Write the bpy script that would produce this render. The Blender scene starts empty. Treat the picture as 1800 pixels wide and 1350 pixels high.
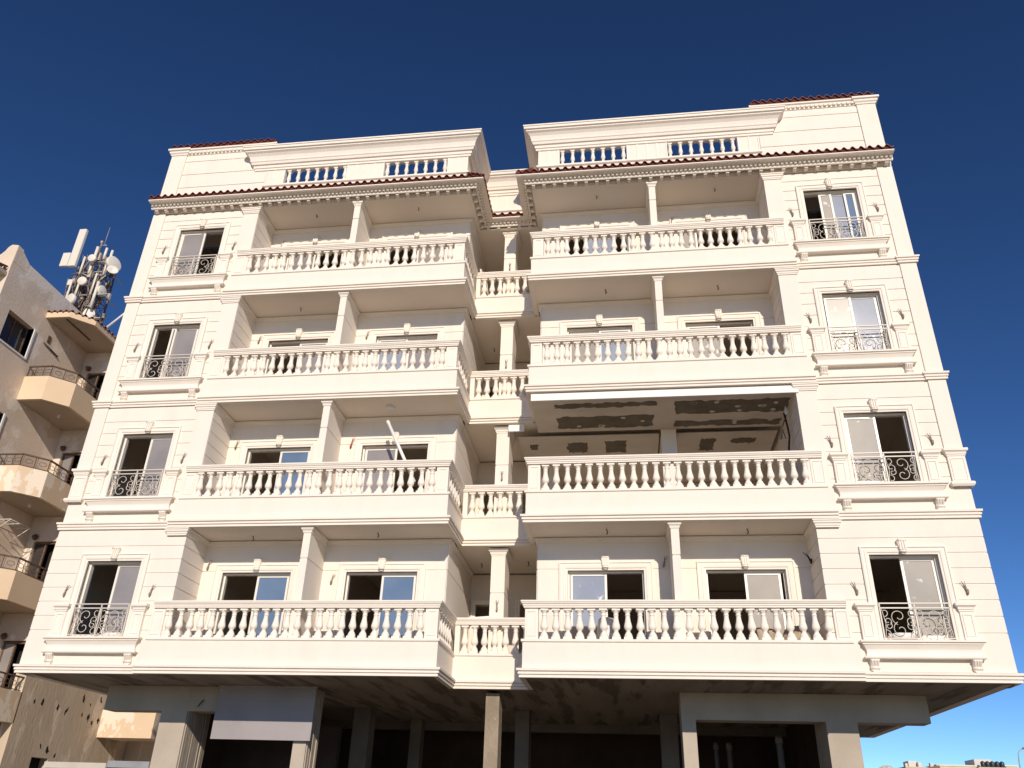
import bpy, math, random
from mathutils import Matrix, Vector
random.seed(7)
sc = bpy.context.scene
COL = sc.collection

# ------------------------------------------------------------------ camera
cam = bpy.data.cameras.new("camera")
cam.sensor_fit = 'HORIZONTAL'; cam.sensor_width = 36.0
cam.lens = 1435.085 / 1800.0 * 36.0
cam.clip_start = 0.1; cam.clip_end = 5000.0
camo = bpy.data.objects.new("camera", cam); COL.objects.link(camo)
RX = Vector((0.99118, 0.12916, 0.02966)); DN = Vector((-0.03532, 0.47319, -0.88025)); FW = Vector((-0.12773, 0.87144, 0.47358))
camo.matrix_world = Matrix(((RX.x, -DN.x, -FW.x, 2.77787), (RX.y, -DN.y, -FW.y, -15.9155), (RX.z, -DN.z, -FW.z, 1.60585), (0, 0, 0, 1)))
sc.camera = camo

# ------------------------------------------------------------------ sky, sun, exposure
SUN_TO = Vector((0.25, -1.0, 0.436)).normalized()          # direction towards the sun
SUN_EL = math.asin(SUN_TO.z); SUN_AZ = math.atan2(SUN_TO.x, SUN_TO.y)
world = bpy.data.worlds.new("World"); sc.world = world; world.use_nodes = True
wn = world.node_tree; wn.nodes.clear()
wo = wn.nodes.new('ShaderNodeOutputWorld'); bg = wn.nodes.new('ShaderNodeBackground'); sk = wn.nodes.new('ShaderNodeTexSky')
sk.sky_type = 'NISHITA'; sk.sun_disc = False
sk.sun_elevation = SUN_EL; sk.sun_rotation = SUN_AZ
sk.altitude = 0.0; sk.air_density = 0.7; sk.dust_density = 0.0; sk.ozone_density = 4.0
bg.inputs['Strength'].default_value = 0.063
gm = wn.nodes.new('ShaderNodeGamma'); gm.inputs['Gamma'].default_value = 1.35      # deeper blue overhead, paler at the horizon, all round
wn.links.new(sk.outputs[0], gm.inputs[0]); hs = wn.nodes.new('ShaderNodeHueSaturation'); hs.inputs['Saturation'].default_value = 1.03
wn.links.new(gm.outputs[0], hs.inputs['Color']); wn.links.new(hs.outputs[0], bg.inputs[0]); wn.links.new(bg.outputs[0], wo.inputs[0])
sun = bpy.data.lights.new("sun", 'SUN'); sun.energy = 4.1; sun.angle = math.radians(0.5); sun.color = (1.0, 0.885, 0.75)
suno = bpy.data.objects.new("sun", sun); COL.objects.link(suno); suno.location = (10, -60, 40)
suno.rotation_euler = SUN_TO.to_track_quat('Z', 'Y').to_euler()
sc.view_settings.view_transform = 'Standard'; sc.view_settings.look = 'None'
sc.view_settings.gamma = 1.0; sc.view_settings.use_curve_mapping = False; sc.view_settings.exposure = 0.0
sc.cycles.max_bounces = 8; sc.cycles.diffuse_bounces = 5

# ------------------------------------------------------------------ materials
def newmat(name):
    m = bpy.data.materials.new(name); m.use_nodes = True
    nt = m.node_tree; nt.nodes.clear()
    out = nt.nodes.new('ShaderNodeOutputMaterial'); b = nt.nodes.new('ShaderNodeBsdfPrincipled')
    nt.links.new(b.outputs[0], out.inputs[0])
    return m, nt, b
def inp(b, name, v):
    if name in b.inputs: b.inputs[name].default_value = v
def c4(c): return (c[0], c[1], c[2], 1.0)
def noise_mat(name, c1, c2, scale=1.0, rough=0.85, bump=0.0, bscale=40.0, stretch=(1, 1, 1), c3=None, s3=0.4, lo=0.35, hi=0.65, lo3=0.52, hi3=0.58, metallic=0.0, spec=0.3, detail=5.0):
    """two tone noise in world position, optional third tone in sharp patches, fine bump"""
    m, nt, b = newmat(name)
    N = nt.nodes.new; L = nt.links.new
    geo = N('ShaderNodeNewGeometry'); mp = N('ShaderNodeMapping'); mp.inputs['Scale'].default_value = stretch
    L(geo.outputs['Position'], mp.inputs['Vector'])
    n1 = N('ShaderNodeTexNoise'); n1.inputs['Scale'].default_value = scale; n1.inputs['Detail'].default_value = detail
    L(mp.outputs[0], n1.inputs['Vector'])
    mr = N('ShaderNodeMapRange'); mr.inputs[1].default_value = lo; mr.inputs[2].default_value = hi
    L(n1.outputs['Fac'], mr.inputs[0])
    mix = N('ShaderNodeMix'); mix.data_type = 'RGBA'
    mix.inputs[6].default_value = c4(c1); mix.inputs[7].default_value = c4(c2)
    L(mr.outputs[0], mix.inputs[0]); last = mix.outputs[2]
    if c3 is not None:
        n3 = N('ShaderNodeTexNoise'); n3.inputs['Scale'].default_value = s3; n3.inputs['Detail'].default_value = 6.0; n3.inputs['Roughness'].default_value = 0.6
        L(mp.outputs[0], n3.inputs['Vector'])
        m3 = N('ShaderNodeMapRange'); m3.inputs[1].default_value = lo3; m3.inputs[2].default_value = hi3
        L(n3.outputs['Fac'], m3.inputs[0])
        x3 = N('ShaderNodeMix'); x3.data_type = 'RGBA'; x3.inputs[7].default_value = c4(c3)
        L(m3.outputs[0], x3.inputs[0]); L(last, x3.inputs[6]); last = x3.outputs[2]
    L(last, b.inputs['Base Color'])
    b.inputs['Roughness'].default_value = rough; inp(b, 'Specular IOR Level', spec); b.inputs['Metallic'].default_value = metallic
    if bump > 0:
        nb = N('ShaderNodeTexNoise'); nb.inputs['Scale'].default_value = bscale; nb.inputs['Detail'].default_value = 4.0
        L(mp.outputs[0], nb.inputs['Vector'])
        bp = N('ShaderNodeBump'); bp.inputs['Strength'].default_value = bump; bp.inputs['Distance'].default_value = 0.02
        L(nb.outputs['Fac'], bp.inputs['Height']); L(bp.outputs[0], b.inputs['Normal'])
    return m
def plain(name, col, rough=0.6, metallic=0.0, spec=0.4):
    m, nt, b = newmat(name)
    b.inputs['Base Color'].default_value = c4(col); b.inputs['Roughness'].default_value = rough
    b.inputs['Metallic'].default_value = metallic; inp(b, 'Specular IOR Level', spec)
    return m

M = {}
M['stucco'] = noise_mat('cream_stucco', (0.785, 0.71, 0.62), (0.82, 0.75, 0.655), 0.9, 0.9, 0.08, 60, stretch=(1.8, 1.8, 0.4), c3=(0.735, 0.655, 0.56), s3=0.9, lo3=0.50, hi3=0.85)
M['trim'] = noise_mat('cream_trim', (0.80, 0.73, 0.64), (0.84, 0.77, 0.675), 2.0, 0.85, 0.04, 80)
M['ceiling'] = noise_mat('balcony_ceiling_paint', (0.80, 0.715, 0.615), (0.84, 0.755, 0.655), 0.7, 0.92, 0.03, 40)
M['white'] = noise_mat('white_gypsum', (0.80, 0.78, 0.74), (0.84, 0.82, 0.78), 2.0, 0.8)
M['plaster_old'] = noise_mat('unpainted_gypsum', (0.60, 0.54, 0.46), (0.68, 0.62, 0.54), 1.5, 0.9, 0.05, 30)
M['patch'] = noise_mat('gypsum_board_green', (0.14, 0.12, 0.09), (0.19, 0.165, 0.125), 3.0, 0.9)
M['interior'] = noise_mat('room_plaster', (0.70, 0.62, 0.53), (0.76, 0.68, 0.59), 0.8, 0.9)
M['concrete'] = noise_mat('column_concrete', (0.40, 0.345, 0.275), (0.48, 0.415, 0.335), 1.4, 0.92, 0.25, 25, c3=(0.36, 0.31, 0.25), s3=0.7, lo3=0.55, hi3=0.75)
M['rough_concrete'] = noise_mat('rough_concrete', (0.25, 0.20, 0.145), (0.36, 0.29, 0.215), 3.0, 0.95, 0.8, 30, stretch=(1, 1, 0.5), c3=(0.62, 0.57, 0.48), s3=7.0, lo3=0.66, hi3=0.70)
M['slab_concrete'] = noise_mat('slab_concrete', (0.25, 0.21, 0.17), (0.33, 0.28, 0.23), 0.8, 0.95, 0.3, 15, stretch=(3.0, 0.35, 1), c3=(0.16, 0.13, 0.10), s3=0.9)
M['concrete_shaded'] = noise_mat('shaded_concrete', (0.17, 0.145, 0.12), (0.23, 0.195, 0.16), 1.4, 0.95, 0.4, 20)  # same concrete as the columns, colour darkened for the shade deep underneath
M['raw_dark'] = noise_mat('shaded_block_wall', (0.05, 0.033, 0.027), (0.075, 0.052, 0.042), 1.2, 0.95, 0.3, 20)  # reddish unfinished block, coloured near black for the unlit depth
M['tile'] = noise_mat('clay_tile', (0.17, 0.042, 0.028), (0.27, 0.068, 0.042), 6.0, 0.55, 0.05, 60, spec=0.5)
M['tile_mortar'] = noise_mat('red_tile_mortar', (0.07, 0.018, 0.013), (0.12, 0.03, 0.02), 5.0, 0.9)
M['tile_old'] = noise_mat('old_clay_tile', (0.19, 0.075, 0.04), (0.30, 0.13, 0.075), 5.0, 0.8, 0.1, 60)
M['alu'] = plain('cream_aluminium', (0.80, 0.75, 0.66), 0.35, 0.0, 0.5)
M['iron'] = plain('cream_painted_iron', (0.62, 0.56, 0.48), 0.45, 0.0, 0.5)
M['cable'] = noise_mat('taped_cable', (0.16, 0.11, 0.08), (0.42, 0.36, 0.29), 60, 0.7)
M['cable_dark'] = plain('black_cable', (0.03, 0.025, 0.02), 0.6)
M['cable_red'] = noise_mat('red_cable', (0.45, 0.06, 0.04), (0.25, 0.09, 0.06), 40, 0.6)
def glassy(name, c1, c2, rough, spec, dirt=(0.75, 0.73, 0.70), amount=0.62, scale=5.0):
    m = noise_mat(name, c1, c2, 1.2, rough, 0, c3=dirt, s3=scale, lo3=amount, hi3=amount + 0.06, spec=spec)
    return m
M['pane_grey'] = glassy('dusty_grey_glass', (0.24, 0.22, 0.215), (0.30, 0.275, 0.265), 0.22, 0.6, amount=0.80)
M['pane_light'] = glassy('dusty_light_glass', (0.34, 0.315, 0.28), (0.40, 0.37, 0.33), 0.45, 0.15, amount=0.63)
M['pane_beige'] = glassy('film_beige_glass', (0.27, 0.235, 0.20), (0.32, 0.28, 0.24), 0.3, 0.5, amount=0.61)
M['pane_blue'] = glassy('blue_film_glass', (0.12, 0.18, 0.28), (0.16, 0.22, 0.33), 0.12, 0.7, amount=0.72)
M['pane_sky'] = glassy('pale_blue_glass', (0.27, 0.30, 0.36), (0.33, 0.36, 0.42), 0.15, 0.7, amount=0.64, scale=6.0)
M['pane_dark'] = glassy('dark_glass', (0.035, 0.03, 0.028), (0.05, 0.045, 0.04), 0.12, 0.6, amount=0.85)
M['old_plaster'] = noise_mat('weathered_plaster', (0.64, 0.53, 0.415), (0.72, 0.60, 0.48), 0.9, 0.95, 0.35, 14, c3=(0.79, 0.70, 0.59), s3=0.8, lo3=0.53, hi3=0.58)
M['old_plaster_raw'] = noise_mat('bare_cement_plaster', (0.48, 0.385, 0.28), (0.57, 0.465, 0.35), 1.1, 0.95, 0.5, 12, stretch=(1, 1, 0.4), c3=(0.66, 0.56, 0.44), s3=1.8, lo3=0.56, hi3=0.60)
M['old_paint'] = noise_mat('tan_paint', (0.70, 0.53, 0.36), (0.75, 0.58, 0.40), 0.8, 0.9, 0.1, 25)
M['old_peel'] = noise_mat('peeling_tan_paint', (0.68, 0.52, 0.36), (0.73, 0.57, 0.40), 0.8, 0.9, 0.15, 25, stretch=(1, 1, 0.6), c3=(0.80, 0.70, 0.57), s3=1.6, lo3=0.50, hi3=0.52)
M['old_white'] = noise_mat('whitewash', (0.74, 0.72, 0.70), (0.80, 0.78, 0.75), 1.5, 0.9, 0.1, 20)
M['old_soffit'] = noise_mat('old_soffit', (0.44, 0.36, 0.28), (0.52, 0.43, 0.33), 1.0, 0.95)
M['rust'] = noise_mat('brown_iron', (0.10, 0.065, 0.045), (0.17, 0.11, 0.075), 20, 0.7)
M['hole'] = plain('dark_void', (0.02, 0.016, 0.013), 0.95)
M['galv'] = noise_mat('galvanised_steel', (0.34, 0.32, 0.30), (0.46, 0.43, 0.40), 8, 0.5, 0, metallic=0.3)
M['mast_dark'] = noise_mat('mast_steel', (0.10, 0.085, 0.075), (0.30, 0.23, 0.18), 4, 0.6)
M['mast_unit'] = noise_mat('mast_unit_paint', (0.14, 0.115, 0.095), (0.52, 0.44, 0.36), 1.7, 0.6, 0, lo=0.45, hi=0.55)
M['antenna'] = plain('antenna_white', (0.72, 0.67, 0.58), 0.5)
M['cabin'] = noise_mat('cream_sheet_metal', (0.48, 0.43, 0.36), (0.56, 0.51, 0.43), 2.0, 0.6, 0.05, 10)
M['cabin_grey'] = noise_mat('grey_sheet_metal', (0.25, 0.26, 0.27), (0.32, 0.33, 0.34), 2.0, 0.5, 0.05, 10)
M['sand'] = noise_mat('sandy_ground', (0.62, 0.50, 0.355), (0.70, 0.565, 0.41), 0.35, 0.97, 0.5, 6, c3=(0.54, 0.43, 0.30), s3=1.2)
M['bounce_dark'] = noise_mat('dark_bounce_ground', (0.13, 0.108, 0.083), (0.19, 0.16, 0.125), 0.5, 0.95, 0.4, 30)  # dark tone for the added strip that cuts ground bounce
M['far_wall'] = noise_mat('far_sand_wall', (0.55, 0.44, 0.32), (0.62, 0.50, 0.37), 0.3, 0.95)
M['far_wall2'] = noise_mat('far_pale_wall', (0.62, 0.57, 0.50), (0.70, 0.65, 0.58), 0.3, 0.95)
M['far_brown'] = plain('brown_roof_sheet', (0.22, 0.13, 0.09), 0.9)
M['tank'] = plain('black_plastic', (0.035, 0.037, 0.042), 0.4)
M['pvc'] = plain('white_pvc', (0.80, 0.78, 0.74), 0.45)
M['board'] = noise_mat('tan_board', (0.50, 0.40, 0.31), (0.56, 0.45, 0.36), 2, 0.8)
M['banner'] = noise_mat('faded_lilac_print', (0.29, 0.262, 0.262), (0.34, 0.31, 0.312), 1.1, 0.7, 0, c3=(0.37, 0.335, 0.34), s3=0.9, lo3=0.4, hi3=0.7)

# ------------------------------------------------------------------ mesh builder
class MB:
    def __init__(s, mirror=1):
        s.v = []; s.f = []; s.sm = []; s.mx = mirror
    def add(s, vs, fs, smooth=False):
        o = len(s.v)
        if s.mx == -1:
            s.v += [(-x, y, z) for x, y, z in vs]
            s.f += [tuple(o + i for i in reversed(f)) for f in fs]
        else:
            s.v += [tuple(p) for p in vs]; s.f += [tuple(o + i for i in f) for f in fs]
        s.sm += [smooth] * len(fs); return s
    def box(s, x0, x1, y0, y1, z0, z1):
        return s.add([(x0, y0, z0), (x1, y0, z0), (x1, y1, z0), (x0, y1, z0), (x0, y0, z1), (x1, y0, z1), (x1, y1, z1), (x0, y1, z1)],
                     [(0, 3, 2, 1), (4, 5, 6, 7), (0, 1, 5, 4), (1, 2, 6, 5), (2, 3, 7, 6), (3, 0, 4, 7)])
    def prism(s, poly, z0, z1):
        """poly: counter-clockwise xy list"""
        n = len(poly)
        vs = [(x, y, z0) for x, y in poly] + [(x, y, z1) for x, y in poly]
        fs = [tuple(range(n - 1, -1, -1)), tuple(range(n, 2 * n))]
        fs += [(i, (i + 1) % n, n + (i + 1) % n, n + i) for i in range(n)]
        return s.add(vs, fs)
    def prism_y(s, poly, y0, y1):
        """poly in xz, counter-clockwise seen from -y"""
        n = len(poly)
        vs = [(x, y0, z) for x, z in poly] + [(x, y1, z) for x, z in poly]
        fs = [tuple(range(n)), tuple(range(2 * n - 1, n - 1, -1))]
        fs += [((i + 1) % n, i, n + i, n + (i + 1) % n) for i in range(n)]
        return s.add(vs, fs)
    def prism_x(s, poly, x0, x1):
        """poly in yz"""
        n = len(poly)
        a = sum(poly[i][0] * poly[(i + 1) % n][1] - poly[(i + 1) % n][0] * poly[i][1] for i in range(n))
        if a < 0: poly = list(reversed(poly))
        vs = [(x0, y, z) for y, z in poly] + [(x1, y, z) for y, z in poly]
        fs = [tuple(range(n - 1, -1, -1)), tuple(range(n, 2 * n))]
        fs += [(i, (i + 1) % n, n + (i + 1) % n, n + i) for i in range(n)]
        return s.add(vs, fs)
    def sweep(s, prof, path):
        """prof: closed loop of (d,z), d outward to the right hand of the path; mitred corners"""
        a = sum(prof[i][0] * prof[(i + 1) % len(prof)][1] - prof[(i + 1) % len(prof)][0] * prof[i][1] for i in range(len(prof)))
        if a < 0: prof = list(reversed(prof))
        n = len(prof); m = len(path); dirs = []
        for i in range(m - 1):
            dx, dy = path[i + 1][0] - path[i][0], path[i + 1][1] - path[i][1]; l = math.hypot(dx, dy); dirs.append((dx / l, dy / l))
        vs = []
        for i in range(m):
            n1 = dirs[max(0, i - 1)]; n2 = dirs[min(m - 2, i)]
            a1 = (n1[1], -n1[0]); a2 = (n2[1], -n2[0]); k = 1 + a1[0] * a2[0] + a1[1] * a2[1]
            ox, oy = (a1[0] + a2[0]) / k, (a1[1] + a2[1]) / k
            vs += [(path[i][0] + ox * d, path[i][1] + oy * d, z) for d, z in prof]
        fs = []
        for i in range(m - 1):
            for j in range(n):
                j2 = (j + 1) % n
                fs.append((i * n + j, (i + 1) * n + j, (i + 1) * n + j2, i * n + j2))
        fs.append(tuple(range(n))); fs.append(tuple(range(m * n - 1, (m - 1) * n - 1, -1)))
        fs = [tuple(reversed(f)) for f in fs]
        return s.add(vs, fs)
    def frame(s, prof, inner):
        """picture-frame sweep in xz (facing -y). prof: loop of (w outward, p proud); inner: open path up, across, down"""
        n = len(prof); m = len(inner); vs = []; dirs = []
        for i in range(m - 1):
            dx, dz = inner[i + 1][0] - inner[i][0], inner[i + 1][1] - inner[i][1]; l = math.hypot(dx, dz); dirs.append((dx / l, dz / l))
        for i in range(m):
            d1 = dirs[max(0, i - 1)]; d2 = dirs[min(m - 2, i)]
            a1 = (-d1[1], d1[0]); a2 = (-d2[1], d2[0]); k = 1 + a1[0] * a2[0] + a1[1] * a2[1]
            ox, oz = (a1[0] + a2[0]) / k, (a1[1] + a2[1]) / k
            vs += [(inner[i][0] + ox * w, -p, inner[i][1] + oz * w) for w, p in prof]
        fs = []
        for i in range(m - 1):
            for j in range(n):
                j2 = (j + 1) % n
                fs.append((i * n + j, i * n + j2, (i + 1) * n + j2, (i + 1) * n + j))
        fs.append(tuple(range(n - 1, -1, -1))); fs.append(tuple(range((m - 1) * n, m * n)))
        return s.add(vs, fs)
    def lathe(s, prof, seg=12, c=(0, 0, 0), axis=None):
        """prof: (r,z) bottom to top"""
        vs = []; fs = []; n = len(prof)
        for r, z in prof:
            for k in range(seg):
                a = 2 * math.pi * k / seg; vs.append(Vector((r * math.cos(a), r * math.sin(a), z)))
        for i in range(n - 1):
            for k in range(seg):
                k2 = (k + 1) % seg; fs.append((i * seg + k, i * seg + k2, (i + 1) * seg + k2, (i + 1) * seg + k))
        q = Vector(axis).normalized().to_track_quat('Z', 'Y') if axis is not None else None
        out = []
        for p in vs:
            if q: p = q @ p
            out.append((p.x + c[0], p.y + c[1], p.z + c[2]))
        s.add(out, fs, True)
        s.add(out[:seg], [tuple(range(seg - 1, -1, -1))]); s.add(out[-seg:], [tuple(range(seg))])
        return s
    def tube(s, pts, r, seg=6, cap=True):
        pts = [Vector(p) for p in pts]; n = len(pts); vs = []; fs = []
        up = None
        for i in range(n):
            t = (pts[min(n - 1, i + 1)] - pts[max(0, i - 1)]).normalized()
            if up is None:
                up = Vector((0, 0, 1)) if abs(t.z) < 0.9 else Vector((0, 1, 0))
            a = t.cross(up)
            if a.length < 1e-4: a = t.cross(Vector((1, 0, 0)))
            a.normalize(); b = a.cross(t).normalized(); up = b
            rr = r[i] if isinstance(r, (list, tuple)) else r
            for k in range(seg):
                an = 2 * math.pi * k / seg; q = pts[i] + a * (rr * math.cos(an)) + b * (rr * math.sin(an)); vs.append((q.x, q.y, q.z))
        for i in range(n - 1):
            for k in range(seg):
                k2 = (k + 1) % seg; fs.append((i * seg + k, (i + 1) * seg + k, (i + 1) * seg + k2, i * seg + k2))
        if cap: fs.append(tuple(range(seg))); fs.append(tuple(range(n * seg - 1, (n - 1) * seg - 1, -1)))
        return s.add(vs, [tuple(reversed(f)) for f in fs], True)
    def mesh(s, name, mat):
        me = bpy.data.meshes.new(name); me.from_pydata(s.v, [], s.f)
        me.polygons.foreach_set('use_smooth', s.sm); me.materials.append(M[mat]); me.update(); return me
    def build(s, name, mat, parent=None, loc=(0, 0, 0), rotz=0.0):
        return link(name, s.mesh(name, mat), parent, loc, rotz)
def link(name, me, parent=None, loc=(0, 0, 0), rotz=0.0, rot=None):
    o = bpy.data.objects.new(name, me); COL.objects.link(o)
    if parent is not None: o.parent = parent
    o.location = loc
    o.rotation_euler = rot if rot else (0, 0, rotz)
    return o
def tag(o, label=None, cat=None, group=None, kind=None):
    if label: o['label'] = label
    if cat: o['category'] = cat
    if group: o['group'] = group
    if kind: o['kind'] = kind
    return o
def thing(name, label, cat, loc=(0, 0, 0), rotz=0.0, group=None):
    o = bpy.data.objects.new(name, None); COL.objects.link(o); o.location = loc; o.rotation_euler = (0, 0, rotz)
    o.empty_display_size = 0.2
    return tag(o, label, cat, group)

# ------------------------------------------------------------------ ground
g = MB(); g.add([(-2500, -2500, 0), (2500, -2500, 0), (2500, 2500, 0), (-2500, 2500, 0)], [(0, 1, 2, 3)])
tag(g.build('ground', 'sand'), kind='structure')
g = MB(); g.add([(-400, -13.0, 0.004), (400, -13.0, 0.004), (400, 14.0, 0.004), (-400, 14.0, 0.004)], [(0, 1, 2, 3)])
tag(g.build('bounce_ground', 'bounce_dark'), kind='structure')  # unseen dark strip, added to weaken bounce light under the building

# ================================================================== the apartment building
bld = thing('apartment_building', 'new cream five-level apartment building with balustraded balconies and red tiled eaves', 'building', (0, 0, 0))
W = 9.53; XB = 0.82; YF = -0.04; WY = 0.03; PX = 6.52; YC = 1.5; YR = 1.0; YD = 3.8; YE = 9.9
BASE = [4.0, 7.0, 10.0, 13.0]; TOP = 15.9

# ---- baluster mesh
BH = 0.59
b = MB()
b.box(-.082, .082, -.078, .078, 0, .05); b.box(-.077, .077, -.077, .077, .545, BH)
b.lathe([(.080, .05), (.079, .072), (.071, .10), (.055, .13), (.038, .154), (.034, .164), (.043, .169), (.043, .179), (.046, .185), (.064, .202), (.075, .23), (.076, .252), (.070, .285), (.058, .33), (.048, .385), (.043, .435), (.042, .452), (.051, .459), (.051, .471), (.041, .478), (.043, .50), (.056, .52), (.068, .535), (.071, .545)], 14)
BAL = b.mesh('baluster', 'trim')
SC = 0.82
RB = MB(); RB.box(-.06, .06, -.06, .06, 0, .04); RB.box(-.056, .056, -.056, .056, .465, .50)
RB.lathe([(.060, .04), (.056, .06), (.046, .085), (.035, .115), (.029, .135), (.037, .142), (.037, .152), (.050, .175), (.058, .205), (.058, .22), (.053, .25), (.045, .30), (.039, .35), (.037, .385), (.044, .39), (.044, .402), (.037, .41), (.041, .435), (.055, .465)], 12)
ROOFBAL = RB.mesh('baluster', 'trim')

CORN = [(-.05, 0), (.05, 0), (.05, .042), (.035, .048), (.035, .056), (.07, .06), (.07, .098), (.05, .104), (.05, .112), (.095, .118), (.10, .16), (.0, .172), (-.05, .172)]
PLINTH = [(-.14, .64), (.0, .64), (.03, .655), (.03, .70), (-.14, .70)]
RAIL = [(-.15, 1.29), (.02, 1.29), (.02, 1.315), (.035, 1.325), (.035, 1.35), (.055, 1.365), (.065, 1.39), (.075, 1.395), (.075, 1.425), (-.17, 1.425)]
def zoff(prof, z, k=1.0): return [(d * k, zz + z) for d, zz in prof]
CAPP = [(0, 0), (.012, 0), (.012, .025), (.025, .035), (.03, .07), (.05, .09), (.065, .10), (.065, .15), (0, .15)]

def jb(o):
    o.rotation_euler = (random.uniform(-.012, .012), random.uniform(-.012, .012), random.uniform(-.06, .06)); return o
cache = {}
def shared(key, fn, mat):
    if key not in cache: cache[key] = fn().mesh(key.split('|')[0], mat)
    return cache[key]

# ---- window kit (local: x about the window centre, y=0 wall face, z from the storey base)
def mk_surround(a, z0, z1, wdt=.16):
    m = MB()
    prof = [(0, -.06), (wdt, -.06), (wdt, .045), (wdt - .03, .055), (wdt - .035, .035), (wdt * .55, .03), (wdt * .5, .045), (wdt * .25, .04), (wdt * .2, .025), (0, .02)]
    m.frame(prof, [(-a, z0), (-a, z1), (a, z1), (a, z0)])
    return m
def mk_key(z):
    m = MB()
    m.prism_y([(-.062, z - .03), (.062, z - .03), (.085, z + .2), (-.085, z + .2)], -.085, .0)
    for x in (-.045, 0, .045): m.box(x - .013, x + .013, -.105, -.084, z + .0, z + .185)
    m.tube([(-.075, -.085, z + .19), (.075, -.085, z + .19)], .028, 8)
    m.tube([(-.06, -.08, z - .025), (.06, -.08, z - .025)], .024, 8)
    m.prism_y([(-.03, z - .07), (.03, z - .07), (.05, z - .03), (-.05, z - .03)], -.06, .0)
    return m
def mk_sill():
    m = MB()
    prof = [(-.04, .385), (.115, .385), (.125, .40), (.125, .42), (.095, .43), (.07, .46), (.06, .50), (.07, .55), (.10, .60), (.115, .625), (.13, .63), (.13, .65), (.165, .665), (.165, .70), (.02, .715), (-.04, .715)]
    m.sweep(prof, [(-.90, .04), (-.90, 0.0), (.90, 0.0), (.90, .04)])
    return m
def mk_corbel():
    m = MB()
    m.prism_x([(0, .205), (-.03, .195), (-.05, .21), (-.055, .24), (-.05, .26), (-.075, .30), (-.10, .345), (-.10, .385), (0, .385)], -.072, .072)
    for x in (-.045, 0, .045):
        m.prism_x([(-.045, .27), (-.062, .265), (-.09, .30), (-.117, .345), (-.115, .375), (-.09, .375)], x - .013, x + .013)
    m.tube([(-.08, -.045, .235), (.08, -.045, .235)], .026, 8); m.tube([(-.08, -.092, .36), (.08, -.092, .36)], .022, 8)
    m.prism_y([(-.03, .165), (.03, .165), (.06, .20), (-.06, .20)], -.04, 0)
    return m
def mk_pedestal(w=.115, d=.07, z0=.715, z1=1.22, base=False):
    m = MB()
    m.box(-w, w, -d, .04, z0, z1)
    t = .012
    for (x0, x1, a, c) in ((-w + .035, -w + .05, z0 + .06, z1 - .05), (w - .05, w - .035, z0 + .06, z1 - .05), (-w + .05, w - .05, z0 + .06, z0 + .075), (-w + .05, w - .05, z1 - .065, z1 - .05)):
        m.box(x0, x1, -d - t, -d + .002, a, c)
    m.sweep(zoff(CAPP, z1), [(-w, .04), (-w, -d), (w, -d), (w, .04)])
    m.box(-w - .004, w + .004, -d - .004, .04, z1 + .14, z1 + .152)
    if base:
        m.sweep([(0, z0 - .07), (.03, z0 - .07), (.055, z0 - .03), (.055, z0 + .01), (.03, z0 + .03), (0, z0 + .04)], [(-w, .04), (-w, -d), (w, -d), (w, .04)])
    return m
def spiral(cx, cz, r0, r1, a0, a1, n=22):
    pts = []
    for i in range(n + 1):
        t = i / n; a = math.radians(a0 + (a1 - a0) * t); r = r0 + (r1 - r0) * t ** .8
        pts.append((cx + r * math.cos(a), 0, cz + r * math.sin(a)))
    return pts
def mk_scrolls(flip=1):
    m = MB(); R = .0075
    def add(pts): m.tube([(p[0] * flip, p[1], p[2]) for p in pts], R, 5)
    add(spiral(.30, .385, .155, .035, -75, 330)); add(spiral(.30, .145, .145, .035, 75, -330))
    add(spiral(.095, .30, .085, .022, -60, 330)); add(spiral(.505, .30, .075, .02, 240, -130))
    add(spiral(.11, .20, .075, .02, 60, -300)); add(spiral(.50, .215, .07, .02, 120, 470))
    add(spiral(.07, .45, .085, .03, -100, 120, 12)); add(spiral(.545, .46, .085, .03, 280, 60, 12))
    add(spiral(.06, .06, .09, .03, 100, -120, 12)); add(spiral(.545, .06, .09, .03, 80, 300, 12))
    add([(.02, 0, .0), (.03, 0, .12), (.05, 0, .25), (.03, 0, .38), (.02, 0, .53)])
    add([(.58, 0, .0), (.565, 0, .12), (.545, 0, .26), (.565, 0, .40), (.58, 0, .53)])
    return m
def mk_railing():
    m = MB()
    for z in (1.375, 1.29): m.box(-.615, .615, -.055, -.03, z - .011, z + .011)
    m.box(-.615, .615, -.052, -.034, .74, .756)
    for x in (-.608, 0, .608): m.box(x - .011, x + .011, -.055, -.031, .73, 1.375)
    return m
def mk_outer_frame(a, z0, z1):
    m = MB(); t = .035
    m.box(-a, -a + t, .10, .19, z0, z1); m.box(a - t, a, .10, .19, z0, z1); m.box(-a + t, a - t, .10, .19, z1 - t, z1); m.box(-a + t, a - t, .10, .19, z0, z0 + t)
    return m
def sash(parent, x0, x1, z0, z1, y, pane, loc):
    t = .048
    m = MB(); m.box(x0, x0 + t, y, y + .035, z0, z1); m.box(x1 - t, x1, y, y + .035, z0, z1)
    m.box(x0 + t, x1 - t, y, y + .035, z1 - t, z1); m.box(x0 + t, x1 - t, y, y + .035, z0, z0 + t * 1.3)
    m.build('sash', 'alu', parent, loc)
    if pane:
        p = MB(); p.box(x0 + t - .005, x1 - t + .005, y + .014, y + .02, z0 + t, z1 - t + .005)
        p.build('pane', pane, parent, loc)
def inner_walls(parent, a, z0, z1, mat, name, loc):
    """reveal round an opening"""
    m = MB(); d = .26; t = .02
    m.box(-a - t, -a, .02, d, z0 - t, z1 + t); m.box(a, a + t, .02, d, z0 - t, z1 + t); m.box(-a, a, .02, d, z1, z1 + t); m.box(-a, a, .02, d, z0 - t, z0)
    return m.build(name, mat, parent, loc)

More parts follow.
